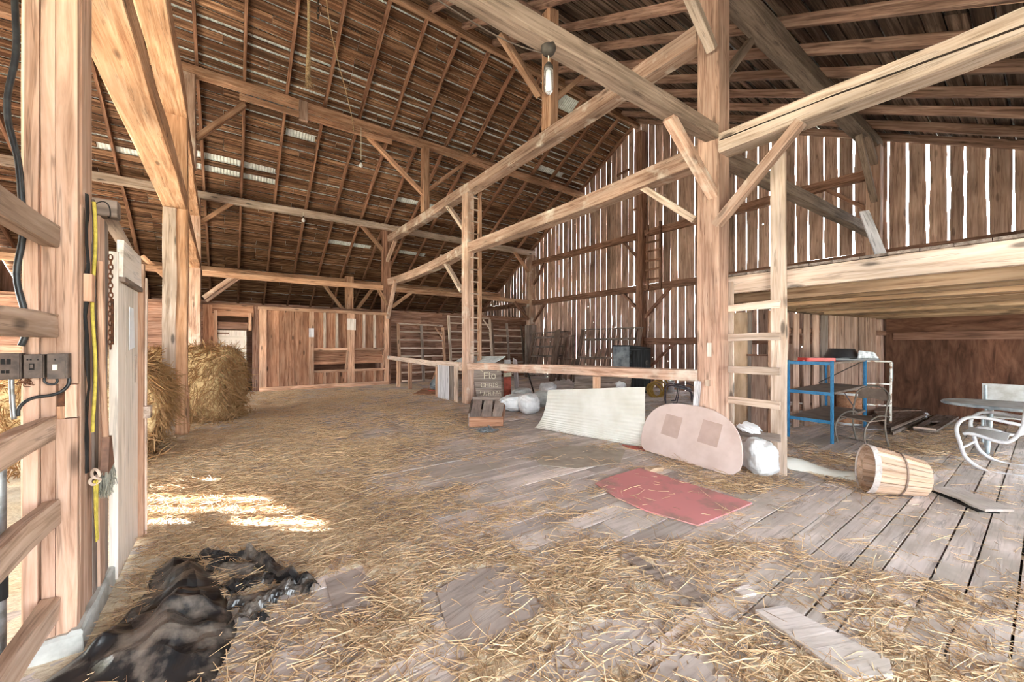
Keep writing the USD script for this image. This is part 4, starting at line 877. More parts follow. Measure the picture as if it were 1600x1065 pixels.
# tray
M['plygrey1'] = wood('tray_bottom_wood', (186, 178, 164), (214, 206, 192), (228, 222, 210), tone=.05, knots=.1, crack=.15)
t = thing('wooden_tray', 'shallow wooden tray of grey boards tipped on the floor by the sign', 'tray')
c4 = [atZ(733, 668), atZ(786, 667), atZ(789, 640), atZ(738, 640)]
def rbox(P, nm, a, b, h0, h1, th, m): put(P, nm, bar(a * V3(1, 1, 0) + V3(0, 0, (h0 + h1) / 2), b * V3(1, 1, 0) + V3(0, 0, (h0 + h1) / 2), th, h1 - h0, wob=.003), M[m])
rbox(t, 'front_board', c4[0], c4[1], .02, .19, .025, 'sheath'); rbox(t, 'side_board', c4[1], c4[2], .02, .2, .025, 'sheath'); rbox(t, 'back_board', c4[2], c4[3], .02, .3, .025, 'weather'); rbox(t, 'side_board', c4[3], c4[0], .02, .26, .025, 'weather')
cm = sum(c4) / 4
for k in range(3):
    a = c4[0] + (c4[1] - c4[0]) * (k + .5) / 3; b = c4[3] + (c4[2] - c4[3]) * (k + .5) / 3
    put(t, 'bottom_board', bar(a * V3(1, 1, 0) + V3(0, 0, .17), b * V3(1, 1, 0) + V3(0, 0, .22), np.linalg.norm(c4[1] - c4[0]) / 3 - .01, .02), M['plygrey1'])
t = thing('net_scrap', 'small tangle of dark netting in front of the tray', 'scrap')
c = atZ(760, 674)
put(t, 'cords', [tube(spline(c + np.column_stack([NR.uniform(-.2, .2, 5), NR.uniform(-.14, .14, 5), NR.uniform(.01, .04, 5)]), 16), .005, 4) for _ in range(16)], M['charcoal'])
# left scrap heap by the whitewashed screen
t = thing('scrap_heap', 'small heap of scrap plastic leaning at the whitewashed screen', 'scrap')
a = atZ(682, 613)
m = trimesh.creation.icosphere(4, 1.0); m.vertices += (meshkit.fbm(np.array(m.vertices) * 3, 4)[:, None] - .5) * .9; m.vertices *= [.3, .34, .26]; m.apply_translation(a + V3(.1, 0, .2))
put(t, 'plastic_bag', m, M['charcoal'])
put(t, 'red_tub', lathe([(0, 0), (.2, 0), (.24, .12), (.22, .12), (0, .03)], a + V3(-.1, -.12, 0), (0, 0, 1), 20), M['redpaint'])
put(t, 'leaning_board', bar(atZ(668, 612), atZ(668, 612) + V3(.25, -.35, .95), .03, .03), M['sheath'])
put(t, 'mesh_sheet', plate(Polygon([(0, 0), (.55, 0), (.5, .75), (.32, .85)]), atZ(670, 610), unit(V3(.35, -1, 0)), (.15, 0, 1), .01), M['weather'])
t = thing('floor_board', 'thin square board lying on the floor left of the scrap heap', 'board')
put(t, 'board', plate(Polygon([(0, 0), (.85, 0), (.8, .6), (.1, .62)]), atZ(645, 617) + V3(0, 0, .01), unit(V3(.7, -.7, 0)), unit(V3(.7, .7, .18)), .02), M['sheath'])

# ------------------------------------------------------------------ translucent sheet, table top, red sheet
M['fibre'] = usdkit.material(stage, LK + 'fibreglass_sheet', {'tc': ('attribute', {'attribute': 'tc'}), 'n': ('noise_texture', {'scale': 2.5, 'detail': 4.0}), 'r': ('rgb_ramp', {'ramp': [(.35, lin((244, 241, 234))), (.7, lin((226, 221, 209)))]}),
    'p': ('principled_bsdf', {'roughness': .45}), 't': ('translucent_bsdf', {}), 'x': ('mix_closure', {'fac': .25})}, [('tc.vector', 'n.vector'), ('n.fac', 'r.fac'), ('r.color', 'p.base_color'), ('r.color', 't.color'), ('p.BSDF', 'x.closure1'), ('t.BSDF', 'x.closure2')], surface='x.closure')
t = thing('fibreglass_sheet', 'large pale translucent corrugated sheet curved against the bottom rail', 'sheet')
nb, nh = 24, 90
B0, B1 = atZ(834, 669), atZ(1011, 700)
T0, T1 = atX(856, 609, 4.80), atX(1008, 604, 4.80)
u_ = np.linspace(0, 1, nb)[:, None, None]; w_ = np.linspace(0, 1, nh)[None, :, None]
bot = B0 + (B1 - B0) * u_; top = T0 + (T1 - T0) * u_
mid = bot * .35 + top * .65; mid[..., 2] = top[..., 2] * .16; mid[..., 0] = 4.80 - .08 * (1 - u_[..., 0])
pts = (1 - w_) ** 2 * bot + 2 * w_ * (1 - w_) * mid + w_ ** 2 * top
corr = .004 * np.sin(w_ * 2 * np.pi * 16) + .012 * (meshkit.fbm(pts * 2.5, 3)[..., None] - .5)
pts = pts + corr * V3(-.8, -.2, .3); pts[..., 2] = np.maximum(pts[..., 2], .012)
v = pts.reshape(-1, 3); i, j = np.meshgrid(np.arange(nb - 1), np.arange(nh - 1), indexing='ij'); q = np.stack([i * nh + j, i * nh + j + 1, (i + 1) * nh + j + 1, (i + 1) * nh + j], -1).reshape(-1, 4)
f = np.vstack([q[:, [0, 1, 2]], q[:, [0, 2, 3]]]); nv = len(v)
v2 = np.vstack([v, v + V3(.003, .001, 0)]); f2 = np.vstack([f, f[:, ::-1] + nv])
put(t, 'sheet', (v2, f2, v2), M['fibre'], smooth=False)
M['pinktop'] = plain('dusty_pink_hardboard', (206, 184, 176), rough=.8, col2=(192, 168, 158), scale=3)
M['pinkdark'] = plain('darker_hardboard', (184, 158, 148), rough=.85, col2=(174, 148, 136), scale=5)
t = thing('half_round_tabletop', 'D-shaped dusty pink table top leaning against the big post', 'table top')
a, b = V3(4.74, 3.36, .015), V3(4.60, 2.06, .015)
ex = unit(b - a); nn = V3(-ex[1], ex[0], 0); nn = nn if nn[0] > 0 else -nn; ey = unit(V3(0, 0, 1) + nn * .2)
Wd, Hd = 1.42, .72
prof = []
for g in np.linspace(math.pi, 0, 40): prof.append((Wd / 2 + Wd / 2 * np.sign(math.cos(g)) * abs(math.cos(g)) ** .72, .16 + (Hd - .16) * abs(math.sin(g)) ** .85))
prof += [(Wd - .02, .08), (Wd - .08, .02), (Wd - .16, .0), (.1, .0), (.02, .05)]
base = a - ex * .06
ez = np.cross(ex, ey); flip = ez[0] > 0
put(t, 'top', plate(Polygon(prof), base + (ez * 0), ex, ey, .022), M['pinktop'])
o = base + (ez * .022 if not flip else -ez * .004)
for x_, y_ in ((.32, .26), (.86, .27)):
    put(t, 'patch', plate(Polygon([(0, .02), (.26, 0), (.3, .28), (.05, .3)]), o + ex * x_ + ey * y_ - (ez * .002 if not flip else 0), ex, ey, .005), M['pinkdark'], 'darker square patch')
t = thing('red_sheet', 'faded red sheet lying flat on the floor', 'sheet')
pr = [atZ(*p)[:2] for p in ((930, 757), (952, 747), (1000, 733), (1085, 760), (1175, 788), (1140, 803), (1090, 823), (1010, 800), (965, 780))]
put(t, 'sheet', plate(Polygon(pr), (0, 0, .006), (1, 0, 0), (0, 1, 0), .012), M['redsheet'])
t = thing('red_scrap', 'thin red strip on the floor below the translucent sheet', 'scrap')
put(t, 'strip', plate(Polygon([atZ(*p)[:2] for p in ((972, 696), (1010, 700), (1016, 706), (985, 702))]), (0, 0, .008), (1, 0, 0), (0, 1, 0), .01), M['redpaint'])
t = thing('brick', 'broken tan brick on the floor between red sheet and table top', 'brick')
c = atZ(1022, 736); put(t, 'brick', bar(c + V3(-.09, .02, .03), c + V3(.09, -.02, .03), .09, .06, ch=.01, wob=.006, n=3), M['tanply'])
M['plygrey0'] = plain('dusty_mat', (186, 173, 158), rough=.95, col2=(160, 147, 134), scale=3)
t = thing('floor_mat', 'dusty grey mat lying flat on the floor in front of the translucent sheet', 'mat')
put(t, 'mat', plate(Polygon([atZ(*p)[:2] for p in ((836, 712), (870, 700), (925, 697), (972, 704), (965, 722), (900, 731), (850, 726))]).buffer(.04), (0, 0, .004), (1, 0, 0), (0, 1, 0), .006), M['plygrey0'])
sack('white sack slumped behind the D-shaped table top under the ladder', atX(1187, 712, 5.0) * V3(1, 1, 0), (.42, .3, .40), .9, 'sack', False)
t = thing('white_rag', 'crumpled white rag on the lowest ladder rung', 'rag')
m = trimesh.creation.icosphere(4, .1); m.vertices += (meshkit.fbm(np.array(m.vertices) * 18, 3)[:, None] - .5) * .13; m.vertices *= [.8, 1.3, .55]; m.apply_translation(atX(1170, 668, 5.1))
put(t, 'rag', m, M['paper'])
t = thing('grey_rag', 'grey crumpled rag on the floor at the foot of the ladder', 'rag')
m = trimesh.creation.icosphere(4, .1); m.vertices += (meshkit.fbm(np.array(m.vertices) * 18, 3)[:, None] - .5) * .13; m.vertices *= [1, 1.3, .7]; m.apply_translation(atZ(1184, 728) + V3(0, 0, .05))
put(t, 'rag', m, M['sackgrey'])

# ------------------------------------------------------------------ under the loft
M['blue'] = plain('blue_enamel', (58, 128, 170), rough=.45, col2=(44, 104, 146), scale=14)
M['dust'] = plain('dusty_shelf', (138, 122, 110), rough=.85, col2=(116, 100, 90), scale=5)
t = thing('blue_shelf', 'blue metal shelving unit with dusty shelves under the loft', 'shelf')
xs_, ys_ = (7.38, 9.18), (2.5, 1.93)
for x_ in xs_:
    for y_ in ys_:
        put(t, 'upright', slab(x_ - .022, x_ + .022, y_ - .004, y_ + .004, 0, 1.25), M['blue']); put(t, 'upright', slab(x_ - .004, x_ + .004, y_ - .022, y_ + .022, 0, 1.25), M['blue'])
for z in (.33, .76, 1.22):
    put(t, 'shelf', slab(xs_[0], xs_[1] if z < 1 else xs_[1], ys_[1], ys_[0], z, z + .012), M['dust'])
    put(t, 'edge', slab(xs_[0] - .01, xs_[0] + .004, ys_[1], ys_[0], z - .035, z + .014), M['blue']); put(t, 'edge', slab(xs_[0], xs_[1], ys_[1] - .01, ys_[1] + .002, z - .02, z + .008), M['dust'])
put(t, 'cross_brace', tube([(8.0, 1.93, .72), (8.7, 1.93, .35)], .008, 5), M['gmetal']); put(t, 'cross_brace', tube([(8.8, 2.5, .8), (9.1, 1.95, 1.2)], .008, 5), M['iron'])
M['redplastic'] = plain('red_plastic', (206, 74, 66), rough=.4, col2=(178, 60, 54))
t = thing('red_scoop', 'flat red plastic scoop lying on top of the blue shelf', 'scoop')
c = V3(7.62, 2.2, 1.235)
put(t, 'scoop', plate(Polygon([(-.2, -.1), (.18, -.12), (.24, 0), (.16, .1), (-.18, .1)]).buffer(.03), c, unit(RGT), unit(FWD), .055), M['redplastic'])
put(t, 'lip', plate(Polygon([(-.26, -.06), (-.16, -.1), (-.16, .08), (-.26, .05)]), c, unit(RGT), unit(FWD), .02), M['redplastic'])
M['blackplastic'] = plain('black_plastic', (58, 56, 58), rough=.35, col2=(40, 40, 42))
M['silver'] = plain('torn_silver_bag', (226, 228, 230), rough=.3, col2=(150, 154, 158), scale=18)
t = thing('black_pan', 'black plastic pan tilted on top of the blue shelf', 'pan')
c = V3(8.2, 1.98, 1.25)
put(t, 'pan', plate(Polygon([(-.34, -.16), (.36, -.2), (.44, 0), (.3, .2), (-.3, .2)]).buffer(.02), c + V3(0, 0, .0), unit(RGT), unit(FWD), .03), M['blackplastic'])
put(t, 'bowl', lathe([(0, .16), (.17, .16), (.23, .03), (.24, 0), (0, 0)], c + V3(0, .04, .02), (0, 0, 1), 24), M['blackplastic'], smooth=True)
put(t, 'torn_bag', plate(Polygon([(-.02, 0), (.3, .0), (.27, .1), (.05, .13)]), c - FWD * .26 + V3(0, 0, .03), unit(RGT), unit(V3(.3, .4, 1)), .02), M['silver'], 'torn white bag')
M['drum'] = wood('fibre_drum', (148, 96, 60), (186, 130, 88), (206, 154, 112), tone=.05, knots=.1)
t = thing('fibre_drum', 'brown fibre drum with metal hoops behind the blue shelf', 'drum')
dc = (9.45, 2.2, 0)
put(t, 'barrel', lathe([(0, 0), (.2, 0), (.2, .62), (.18, .63), (0, .62)], dc, (0, 0, 1), 28), M['drum'])
for z in (.03, .58): put(t, 'hoop', lathe([(.203, z - .02), (.208, z - .02), (.208, z + .02), (.203, z + .02)], dc, (0, 0, 1), 28), M['galv'])
# folding chair
M['chairgrey'] = plain('dusty_chair_metal', (132, 122, 112), rough=.55, col2=(104, 94, 86), scale=10, metal=.2)
t = thing('folding_chair', 'dusty grey metal folding chair beside the blue shelf', 'chair')
A_, B_, C_, D_ = V3(7.50, 1.88, 0), V3(7.28, 1.50, 0), V3(7.92, 1.76, 0), V3(7.74, 1.36, 0)
fr = unit((A_ + B_ - C_ - D_)); bk = -fr
for a, c in ((A_, C_), (B_, D_)):
    put(t, 'front_leg', tube(spline([a, a + V3(0, 0, .40) + bk * .02, a + V3(0, 0, .425) + bk * .06, c + V3(0, 0, .44)], 18), .012, 8), M['chairgrey'], smooth=True)
    put(t, 'back_leg', tube(spline([c, c + fr * .1 + V3(0, 0, .42), c + fr * .02 + V3(0, 0, .7)], 18), .012, 8), M['chairgrey'], smooth=True)
mc = (C_ + D_) / 2; sd = unit(C_ - D_); hw = np.linalg.norm(C_ - D_) / 2
put(t, 'back_hoop', tube(spline([mc + sd * hw + fr * .02 + V3(0, 0, .66), mc + sd * hw * .98 + V3(0, 0, .76), mc + sd * hw * .55 + bk * .04 + V3(0, 0, .85), mc - sd * hw * .55 + bk * .04 + V3(0, 0, .85), mc - sd * hw * .98 + V3(0, 0, .76), mc - sd * hw + fr * .02 + V3(0, 0, .66)], 30), .012, 8), M['chairgrey'], smooth=True)
put(t, 'backrest', plate(Polygon([(-hw * .97, 0), (-hw * .97, .1), (-hw * .55, .175), (hw * .55, .175), (hw * .97, .1), (hw * .97, 0), (0, .03)]), mc + V3(0, 0, .665) + bk * .01, sd, V3(0, 0, 1) + bk * .12, .012), M['dust'])
put(t, 'seat', plate(Polygon([(-.02, 0), (.40, 0), (.40, .36), (.3, .4), (.08, .4), (-.02, .36)]), B_ + V3(0, 0, .425) + bk * .0, unit(A_ - B_), unit(bk), .018), M['dust'])
put(t, 'stretcher', tube([A_ + V3(0, 0, .12), B_ + V3(0, 0, .12)], .008, 6), M['chairgrey'])
# hand truck
M['rustwhite'] = plain('rusty_white_paint', (226, 222, 214), rough=.6, col2=(150, 112, 88), scale=12, lo=.5, hi=.62)
t = thing('hand_truck', 'rusty white hand truck frame standing behind the folding chair', 'hand truck')
a, b = atZ(1349, 668) , atZ(1391, 671)
for p in (a, b): put(t, 'upright', tube([p, p + V3(.05, 0, 1.2)], .02, 8), M['rustwhite'], smooth=True)
for z in (.42, .8, 1.2): put(t, 'rung', tube([a + V3(.05 * z / 1.2, 0, z), b + V3(.05 * z / 1.2, 0, z)], .015, 7), M['rustwhite'], smooth=True)
put(t, 'toe_plate', bar((a + b) / 2 + V3(-.02, 0, .02) - RGT * .33, (a + b) / 2 + V3(-.02, 0, .02) + RGT * .33, .3, .015), M['whitewash'])
put(t, 'side_brace', bar(b + V3(.06, .0, .85), b + V3(.08, 0, 1.18), .04, .05), M['charcoal'])
# stacked boards on the floor
def fpoly(P, nm, pix, z, th, m): put(P, nm, plate(Polygon([atZ(x_, y_, z)[:2] for x_, y_ in pix]), (0, 0, z - th), (1, 0, 0), (0, 1, 0), th), M[m])
t = thing('door_stack', 'stack of grey old doors lying on the floor under the loft', 'door')
fpoly(t, 'door_leaf', ((1363, 648), (1395, 675), (1450, 650), (1462, 637), (1372, 637)), .06, .05, 'weather'); fpoly(t, 'door_leaf', ((1366, 642), (1392, 668), (1447, 646), (1452, 635), (1372, 635)), .12, .05, 'weather')
fpoly(t, 'batten', ((1383, 665), (1392, 668), (1447, 646), (1440, 645)), .15, .03, 'rack'); fpoly(t, 'batten', ((1366, 642), (1440, 640), (1452, 635), (1372, 635)), .14, .02, 'rack')
t = thing('panel_with_hole', 'grey panel door with a square hole lying on the floor under the loft', 'panel')
P4 = [atZ(x_, y_, .07) for x_, y_ in ((1427, 668), (1463, 672), (1502, 648), (1470, 643))]
o = P4[0]; ex = P4[1] - o; ey = P4[3] - o; pol = Polygon([p[:2] for p in P4]).difference(Polygon([(o + ex * a_ + ey * b_)[:2] for a_, b_ in ((.25, .15), (.7, .15), (.7, .42), (.25, .42))]))
put(t, 'panel', plate(pol, (0, 0, .03), (1, 0, 0), (0, 1, 0), .04), M['weather']); put(t, 'knob', lathe([(0, 0), (.02, 0), (.015, .04), (.035, .06), (.03, .09), (0, .1)], atZ(1447, 652, .07), (0, 0, 1), 10), M['whitewash'])
put(t, 'batten', bar(P4[0] + V3(0, 0, .012), P4[1] + V3(0, 0, .012), .06, .03), M['pale'])
# patio table, chairs
M['tabletop'] = plain('grey_patio_table', (200, 200, 198), rough=.6, col2=(168, 162, 154), scale=4)
M['tableblue'] = plain('blue_grey_enamel', (190, 198, 202), rough=.45, col2=(150, 164, 172), scale=10)
t = thing('patio_table', 'oval grey patio table at the right edge', 'table')
el = Polygon([(.52 * math.copysign(abs(math.cos(g)) ** .8, math.cos(g)), .84 * math.sin(g)) for g in np.linspace(0, 2 * np.pi, 48)[:-1]])
tc0 = V3(8.6, .09, .675)
put(t, 'tabletop', plate(el, tc0, (1, 0, 0), (0, 1, 0), .012), M['tabletop']); rim = np.array(el.exterior.coords)
put(t, 'rim', tube(np.column_stack([rim[:, 0] + tc0[0], rim[:, 1] + tc0[1], np.full(len(rim), tc0[2] - .008)]), .022, 8, caps=False), M['tableblue'], smooth=True)
for x_, y_ in ((8.9, .5), (8.4, .46), (8.9, -.4), (8.4, -.4)):
    put(t, 'leg', tube([(x_, y_, .67), (x_ + .03, y_ + .04, 0)], .022, 8), M['tableblue'], smooth=True)
put(t, 'leg_stretcher', tube([(8.9, .5, .3), (8.4, .46, .3)], .014, 6), M['tableblue'])
M['whitemetal'] = plain('white_enamel_tube', (222, 220, 222), rough=.4, col2=(196, 192, 196), scale=10)
M['mesh'] = plain('pale_vinyl_mesh', (206, 202, 198), rough=.6, col2=(186, 182, 178), scale=60)
t = thing('sled_patio_chair', 'white tubular sled-base patio chair at the right edge', 'chair')
n1, n2 = V3(7.30, .62, 0), V3(7.98, .56, 0)
for o in (n1, n2):
    k = V3(0, -1, 0)
    put(t, 'side_frame', tube(spline([o + k * .95 + V3(0, 0, .02), o + k * .5 + V3(0, 0, .02), o + k * .12 + V3(0, 0, .025), o + k * .02 + V3(0, 0, .12), o + V3(0, .03, .3), o + V3(0, .05, .5), o + k * .02 + V3(0, 0, .6), o + k * .12 + V3(0, 0, .625), o + k * .28 + V3(0, 0, .61), o + k * .43 + V3(0, 0, .585)], 60), .02, 8), M['whitemetal'], smooth=True)
    put(t, 'seat_frame', tube(spline([o + k * .0 + V3(.0, 0, .40), o + k * .2 + V3(0, 0, .38), o + k * .33 + V3(0, 0, .37), o + k * .40 + V3(0, 0, .45), o + k * .46 + V3(0, 0, .7), o + k * .54 + V3(0, 0, 1.02)], 40), .02, 8), M['whitemetal'], smooth=True)
sv = [(0, .405), (.2, .383), (.33, .375)]
put(t, 'seat', [bar(n1 + V3(0, -a_[0], a_[1]) + V3(.34, 0, 0), n1 + V3(0, -b_[0], b_[1]) + V3(.34, 0, 0), .64, .012) for a_, b_ in zip(sv[:-1], sv[1:])], M['mesh'])
put(t, 'backrest', bar(n1 + V3(.34, -.405, .46), n1 + V3(.34, -.53, 1.0), .64, .012, up=(0, 1, 0)), M['mesh'])
for z_, y_ in ((.02, .9), (.22, -.02)): put(t, 'cross_tube', tube([n1 + V3(0, -y_, z_), n2 + V3(0, -y_, z_)], .014, 7), M['whitemetal'])
t = thing('grey_patio_chair', 'grey patio chair whose flat back shows behind the patio table', 'chair')
put(t, 'backrest', bar((9.85, .64, .7), (9.85, -.05, .7), .02, .36, wob=.002), M['tabletop']); put(t, 'seat', slab(9.3, 9.82, -.02, .6, .40, .42), M['tabletop'])
for x_ in (9.32, 9.84):
    for y_ in (.0, .6): put(t, 'leg', tube([(x_, y_, 0), (x_, y_, .42 if x_ < 9.5 else .85)], .016, 7), M['tableblue'])
# basket
M['veneer'] = wood('basket_veneer', (186, 142, 102), (222, 186, 148), (238, 212, 182), tone=.15, knots=.15)
M['hoopwood'] = wood('basket_hoop', (196, 184, 168), (224, 214, 200), (236, 228, 218), tone=.1)
t = thing('bushel_basket', 'wooden bushel basket tipped on its side in front of the loft', 'basket')
r0, r1, Lb = .232, .165, .44
bc0 = atZ(1374, 738, .21) ; ax = unit(V3(.5, -.86, -.10)); bc0 = V3(5.27, 1.10, .238)
prof = lambda h: r0 + (r1 - r0) * h ** 1.3
na = 22; A1 = unit(np.cross(ax, [0, 0, 1.0])); A2 = np.cross(ax, A1)
for k in range(na):
    g0, g1 = 2 * np.pi * (k + .03) / na, 2 * np.pi * (k + .97) / na; vv = []
    for h in np.linspace(0, 1, 8):
        for g in (g0, g1):
            for rr in (prof(h) + .004 * (k % 2), prof(h) - .005 + .004 * (k % 2)): vv.append(bc0 + ax * Lb * h + rr * (math.cos(g) * A1 + math.sin(g) * A2))
    vv = np.array(vv); ff = []
    for i in range(7):
        o = 4 * i
        for a_, b_ in ((0, 2), (2, 3), (3, 1), (1, 0)): ff += [(o + a_, o + b_, o + 4 + b_), (o + a_, o + 4 + b_, o + 4 + a_)]
    tt = np.column_stack([np.repeat(np.linspace(0, Lb, 8), 4), np.tile([0, 0, .07, .07], 8), np.tile([0, .005, 0, .005], 8)]) + NR.uniform(0, 50, 3)
    put(t, 'stave', (vv, np.array(ff), tt), M['veneer'])
put(t, 'bottom', lathe([(0, 0), (r1 - .004, 0), (r1 - .004, .012), (0, .012)], bc0 + ax * (Lb - .015), ax, 28), M['veneer'])
for h, w_, m in ((.03, .05, 'hoopwood'), (.55, .016, 'rack')):
    put(t, 'hoop', lathe([(prof(h - .03) + .006, -w_ / 2), (prof(h - .03) + .012, -w_ / 2), (prof(h + .05) + .012, w_ / 2), (prof(h + .05) + .006, w_ / 2), (prof(h - .03) + .006, -w_ / 2)], bc0 + ax * Lb * h, ax, 32), M[m])
put(t, 'inner_hoop', lathe([(prof(0) - .006, 0), (prof(0) - .012, 0), (prof(.08) - .012, .045), (prof(.08) - .006, .045), (prof(0) - .006, 0)], bc0, ax, 32), M['veneer'])
# rolled white sheet
t = thing('rolled_sheet', 'long curled white sheet lying on the floor at the loft edge', 'sheet')
a, b = atZ(1222, 728), atZ(1368, 756)
d = unit(b - a); s = unit(np.cross([0, 0, 1.0], d)); g = np.linspace(-.3, math.pi * 1.05, 12); nn_ = 14; vv = []
for i in range(nn_):
    tt = i / (nn_ - 1); c = a + (b - a) * tt + s * (.02 * math.sin(tt * 7)); w_ = .105 + .02 * math.sin(tt * 5 + 1); hh = .10 * (1 - .35 * tt) + .02 * math.sin(tt * 9)
    for x_ in g: vv.append(c + s * w_ * math.cos(x_) + V3(0, 0, max(.008, hh * math.sin(x_) + .01)))
vv = np.array(vv); k = len(g); i, j = np.meshgrid(np.arange(nn_ - 1), np.arange(k - 1), indexing='ij'); q = np.stack([i * k + j, i * k + j + 1, (i + 1) * k + j + 1, (i + 1) * k + j], -1).reshape(-1, 4)
f = np.vstack([q[:, [0, 1, 2]], q[:, [0, 2, 3]]]); v2 = np.vstack([vv, vv * V3(1, 1, .96)])
put(t, 'sheet', (v2, np.vstack([f, f[:, ::-1] + len(vv)]), None), M['fibre'], smooth=True)
# raised floor board with the dark gap
t = thing('lifted_board', 'warped floor board lifted at one edge leaving a dark gap, lower right', 'board')
put(t, 'board', bar(atZ(1478, 762, .06), atZ(1562, 796, .03), .24, .022, up=(.18, .3, 1), n=4, wob=.004), M['plank'])
t = thing('rotten_board', 'dark board standing in for the shade under the lifted floor board', 'board')
put(t, 'board', bar(atZ(1466, 766, .006), atZ(1545, 800, .006), .16, .01), M['dark'])  # near-black strip paints the shade inside the gap
# loose boards and plywood in the foreground
M['plygrey'] = wood('grey_plywood', (150, 138, 126), (184, 172, 158), (202, 190, 176), grain=(2, 10, 10), tone=.05, knots=.1, crack=.2, blotch=.15)
BARE = [Polygon([atZ(*p)[:2] for p in pl]) for pl in (((930, 757), (952, 747), (1000, 733), (1085, 760), (1175, 788), (1140, 803), (1090, 823), (1010, 800), (965, 780)), ((490, 905), (560, 885), (590, 905), (570, 960), (500, 965)), ((660, 940), (700, 915), (720, 990), (690, 1010)))]
def loose(label, pix, z, th, m, name='plywood_sheet', cat='sheet', dirp=None):
    BARE.append(Polygon([atZ(*p)[:2] for p in pix]))
    t = thing(name, label, cat); P = np.array([atZ(x_, y_, z)[:2] for x_, y_ in pix])
    e = unit(np.append(P[1] - P[0], 0)); f_ = V3(-e[1], e[0], 0); L = np.column_stack([(P - P[0]) @ e[:2], (P - P[0]) @ f_[:2]])
    put(t, 'sheet', plate(Polygon(L), V3(P[0][0], P[0][1], z - th), e, f_, th), M[m])
loose('bare grey plywood square lying in the straw in the centre foreground', ((682, 922), (735, 890), (790, 884), (850, 950), (800, 1000), (742, 1015), (700, 985)), .012, .01, 'plygrey')
loose('worn plywood piece at the bottom edge of the floor', ((975, 1075), (1060, 1015), (1095, 1030), (1130, 1075)), .012, .01, 'plygrey')
loose('grey plywood patch left of the bare square', ((508, 905), (555, 888), (588, 908), (560, 945), (520, 950)), .008, .006, 'plygrey')
loose('flat grey board lying in the straw at lower right', ((1180, 952), (1225, 945), (1390, 1030), (1395, 1052), (1325, 1058)), .03, .026, 'plank', 'loose_plank', 'board')
loose('short grey board edge poking from the straw right of centre', ((968, 866), (985, 862), (1110, 935), (1098, 942)), .03, .026, 'weather', 'loose_plank', 'board')
loose('grey flat stone-like chip of board near the lower right board', ((1145, 918), (1170, 912), (1182, 925), (1160, 930)), .02, .016, 'plank', 'loose_plank', 'board')
t = thing('leaning_loft_plank', 'bluish grey plank leaning on the loft edge before the gable', 'board')
put(t, 'plank', bar(atX(1350, 331, 6.0), atX(1376, 397, 5.42), .03, .085, up=(.3, -1, 0)), M['whitewash'])
# ------------------------------------------------------------------ black plastic tarpaulin
M['tarp'] = plain('dusty_black_plastic_film', (30, 30, 32), rough=.28, col2=(132, 119, 108), scale=5.0, lo=.48, hi=.7, spec=.6)
def film(P, nm, pix, step, amp, seed, zoff=.0, folds=(), lean=.1):
    poly = Polygon([atZ(x_, y_)[:2] for x_, y_ in pix]).segmentize(.05)
    tv, tf = trimesh.creation.triangulate_polygon(poly, engine='earcut')
    tv, tf = trimesh.remesh.subdivide_to_size(np.column_stack([tv, np.zeros(len(tv))]), tf, step, max_iter=30)
    mm = trimesh.Trimesh(tv, tf, process=True); mm.merge_vertices(); tv, tf = np.array(mm.vertices), np.array(mm.faces)
    X, Y = tv[:, 0], tv[:, 1]; p = np.stack([X, Y, 0 * X], -1)
    w = meshkit.fbm(p * 2.4, 3, seed)[..., None]
    g = np.random.default_rng(seed); q = p[:, :2] + (w - .5) * .22
    def fold(freq, k, lean):
        h = 0
        for _ in range(k):
            a = g.normal(lean, .38); t_ = (q @ V3(math.cos(a), math.sin(a))) * freq * g.uniform(.6, 1.5) + g.uniform(0, 9); h = h + np.abs(2 * (t_ - np.floor(t_)) - 1)
        return h / k
    from shapely import distance, points
    dist = distance(poly.exterior, points(X, Y))
    e = np.clip(dist / .12, 0, 1)
    Z = .01 + zoff + e * amp * (1.1 * fold(2.6, 3, lean) ** 1.6 + .5 * fold(6, 2, lean + .3) + .2 * fold(12, 3, lean + 1.2)) + e * .004
    for (ax_, ay_), (bx_, by_), h, wd in folds:
        A_, B_ = atZ(ax_, ay_)[:2], atZ(bx_, by_)[:2]; d = B_ - A_; L2 = d @ d; tt = np.clip(((X - A_[0]) * d[0] + (Y - A_[1]) * d[1]) / L2, 0, 1)
        dd = np.hypot(X - A_[0] - tt * d[0], Y - A_[1] - tt * d[1]); Z = Z + h * np.exp(-(dd / wd) ** 2) * e
    v, f = np.stack([X, Y, Z], -1), tf
    v2 = np.vstack([v, v - V3(0, 0, .002)]); put(P, nm, (v2, np.vstack([f, f[:, ::-1] + len(v)]), v2), M['tarp'], smooth=False)
t = thing('plastic_tarp', 'crumpled dusty black plastic tarpaulin in the lower left corner', 'tarpaulin')
film(t, 'film', [(238, 892), (262, 878), (300, 866), (325, 880), (340, 905), (357, 945), (371, 988), (352, 1030), (330, 1075), (40, 1090), (120, 1030), (175, 985), (222, 935)], .012, .075, 3,
     folds=(((235, 905), (150, 1030), .07, .05), ((345, 900), (365, 990), .06, .05), ((300, 900), (240, 1060), .05, .06), ((260, 985), (350, 960), .05, .05)))
t = thing('plastic_tarp', 'torn shredded strips of black plastic beside the tarpaulin', 'tarpaulin')
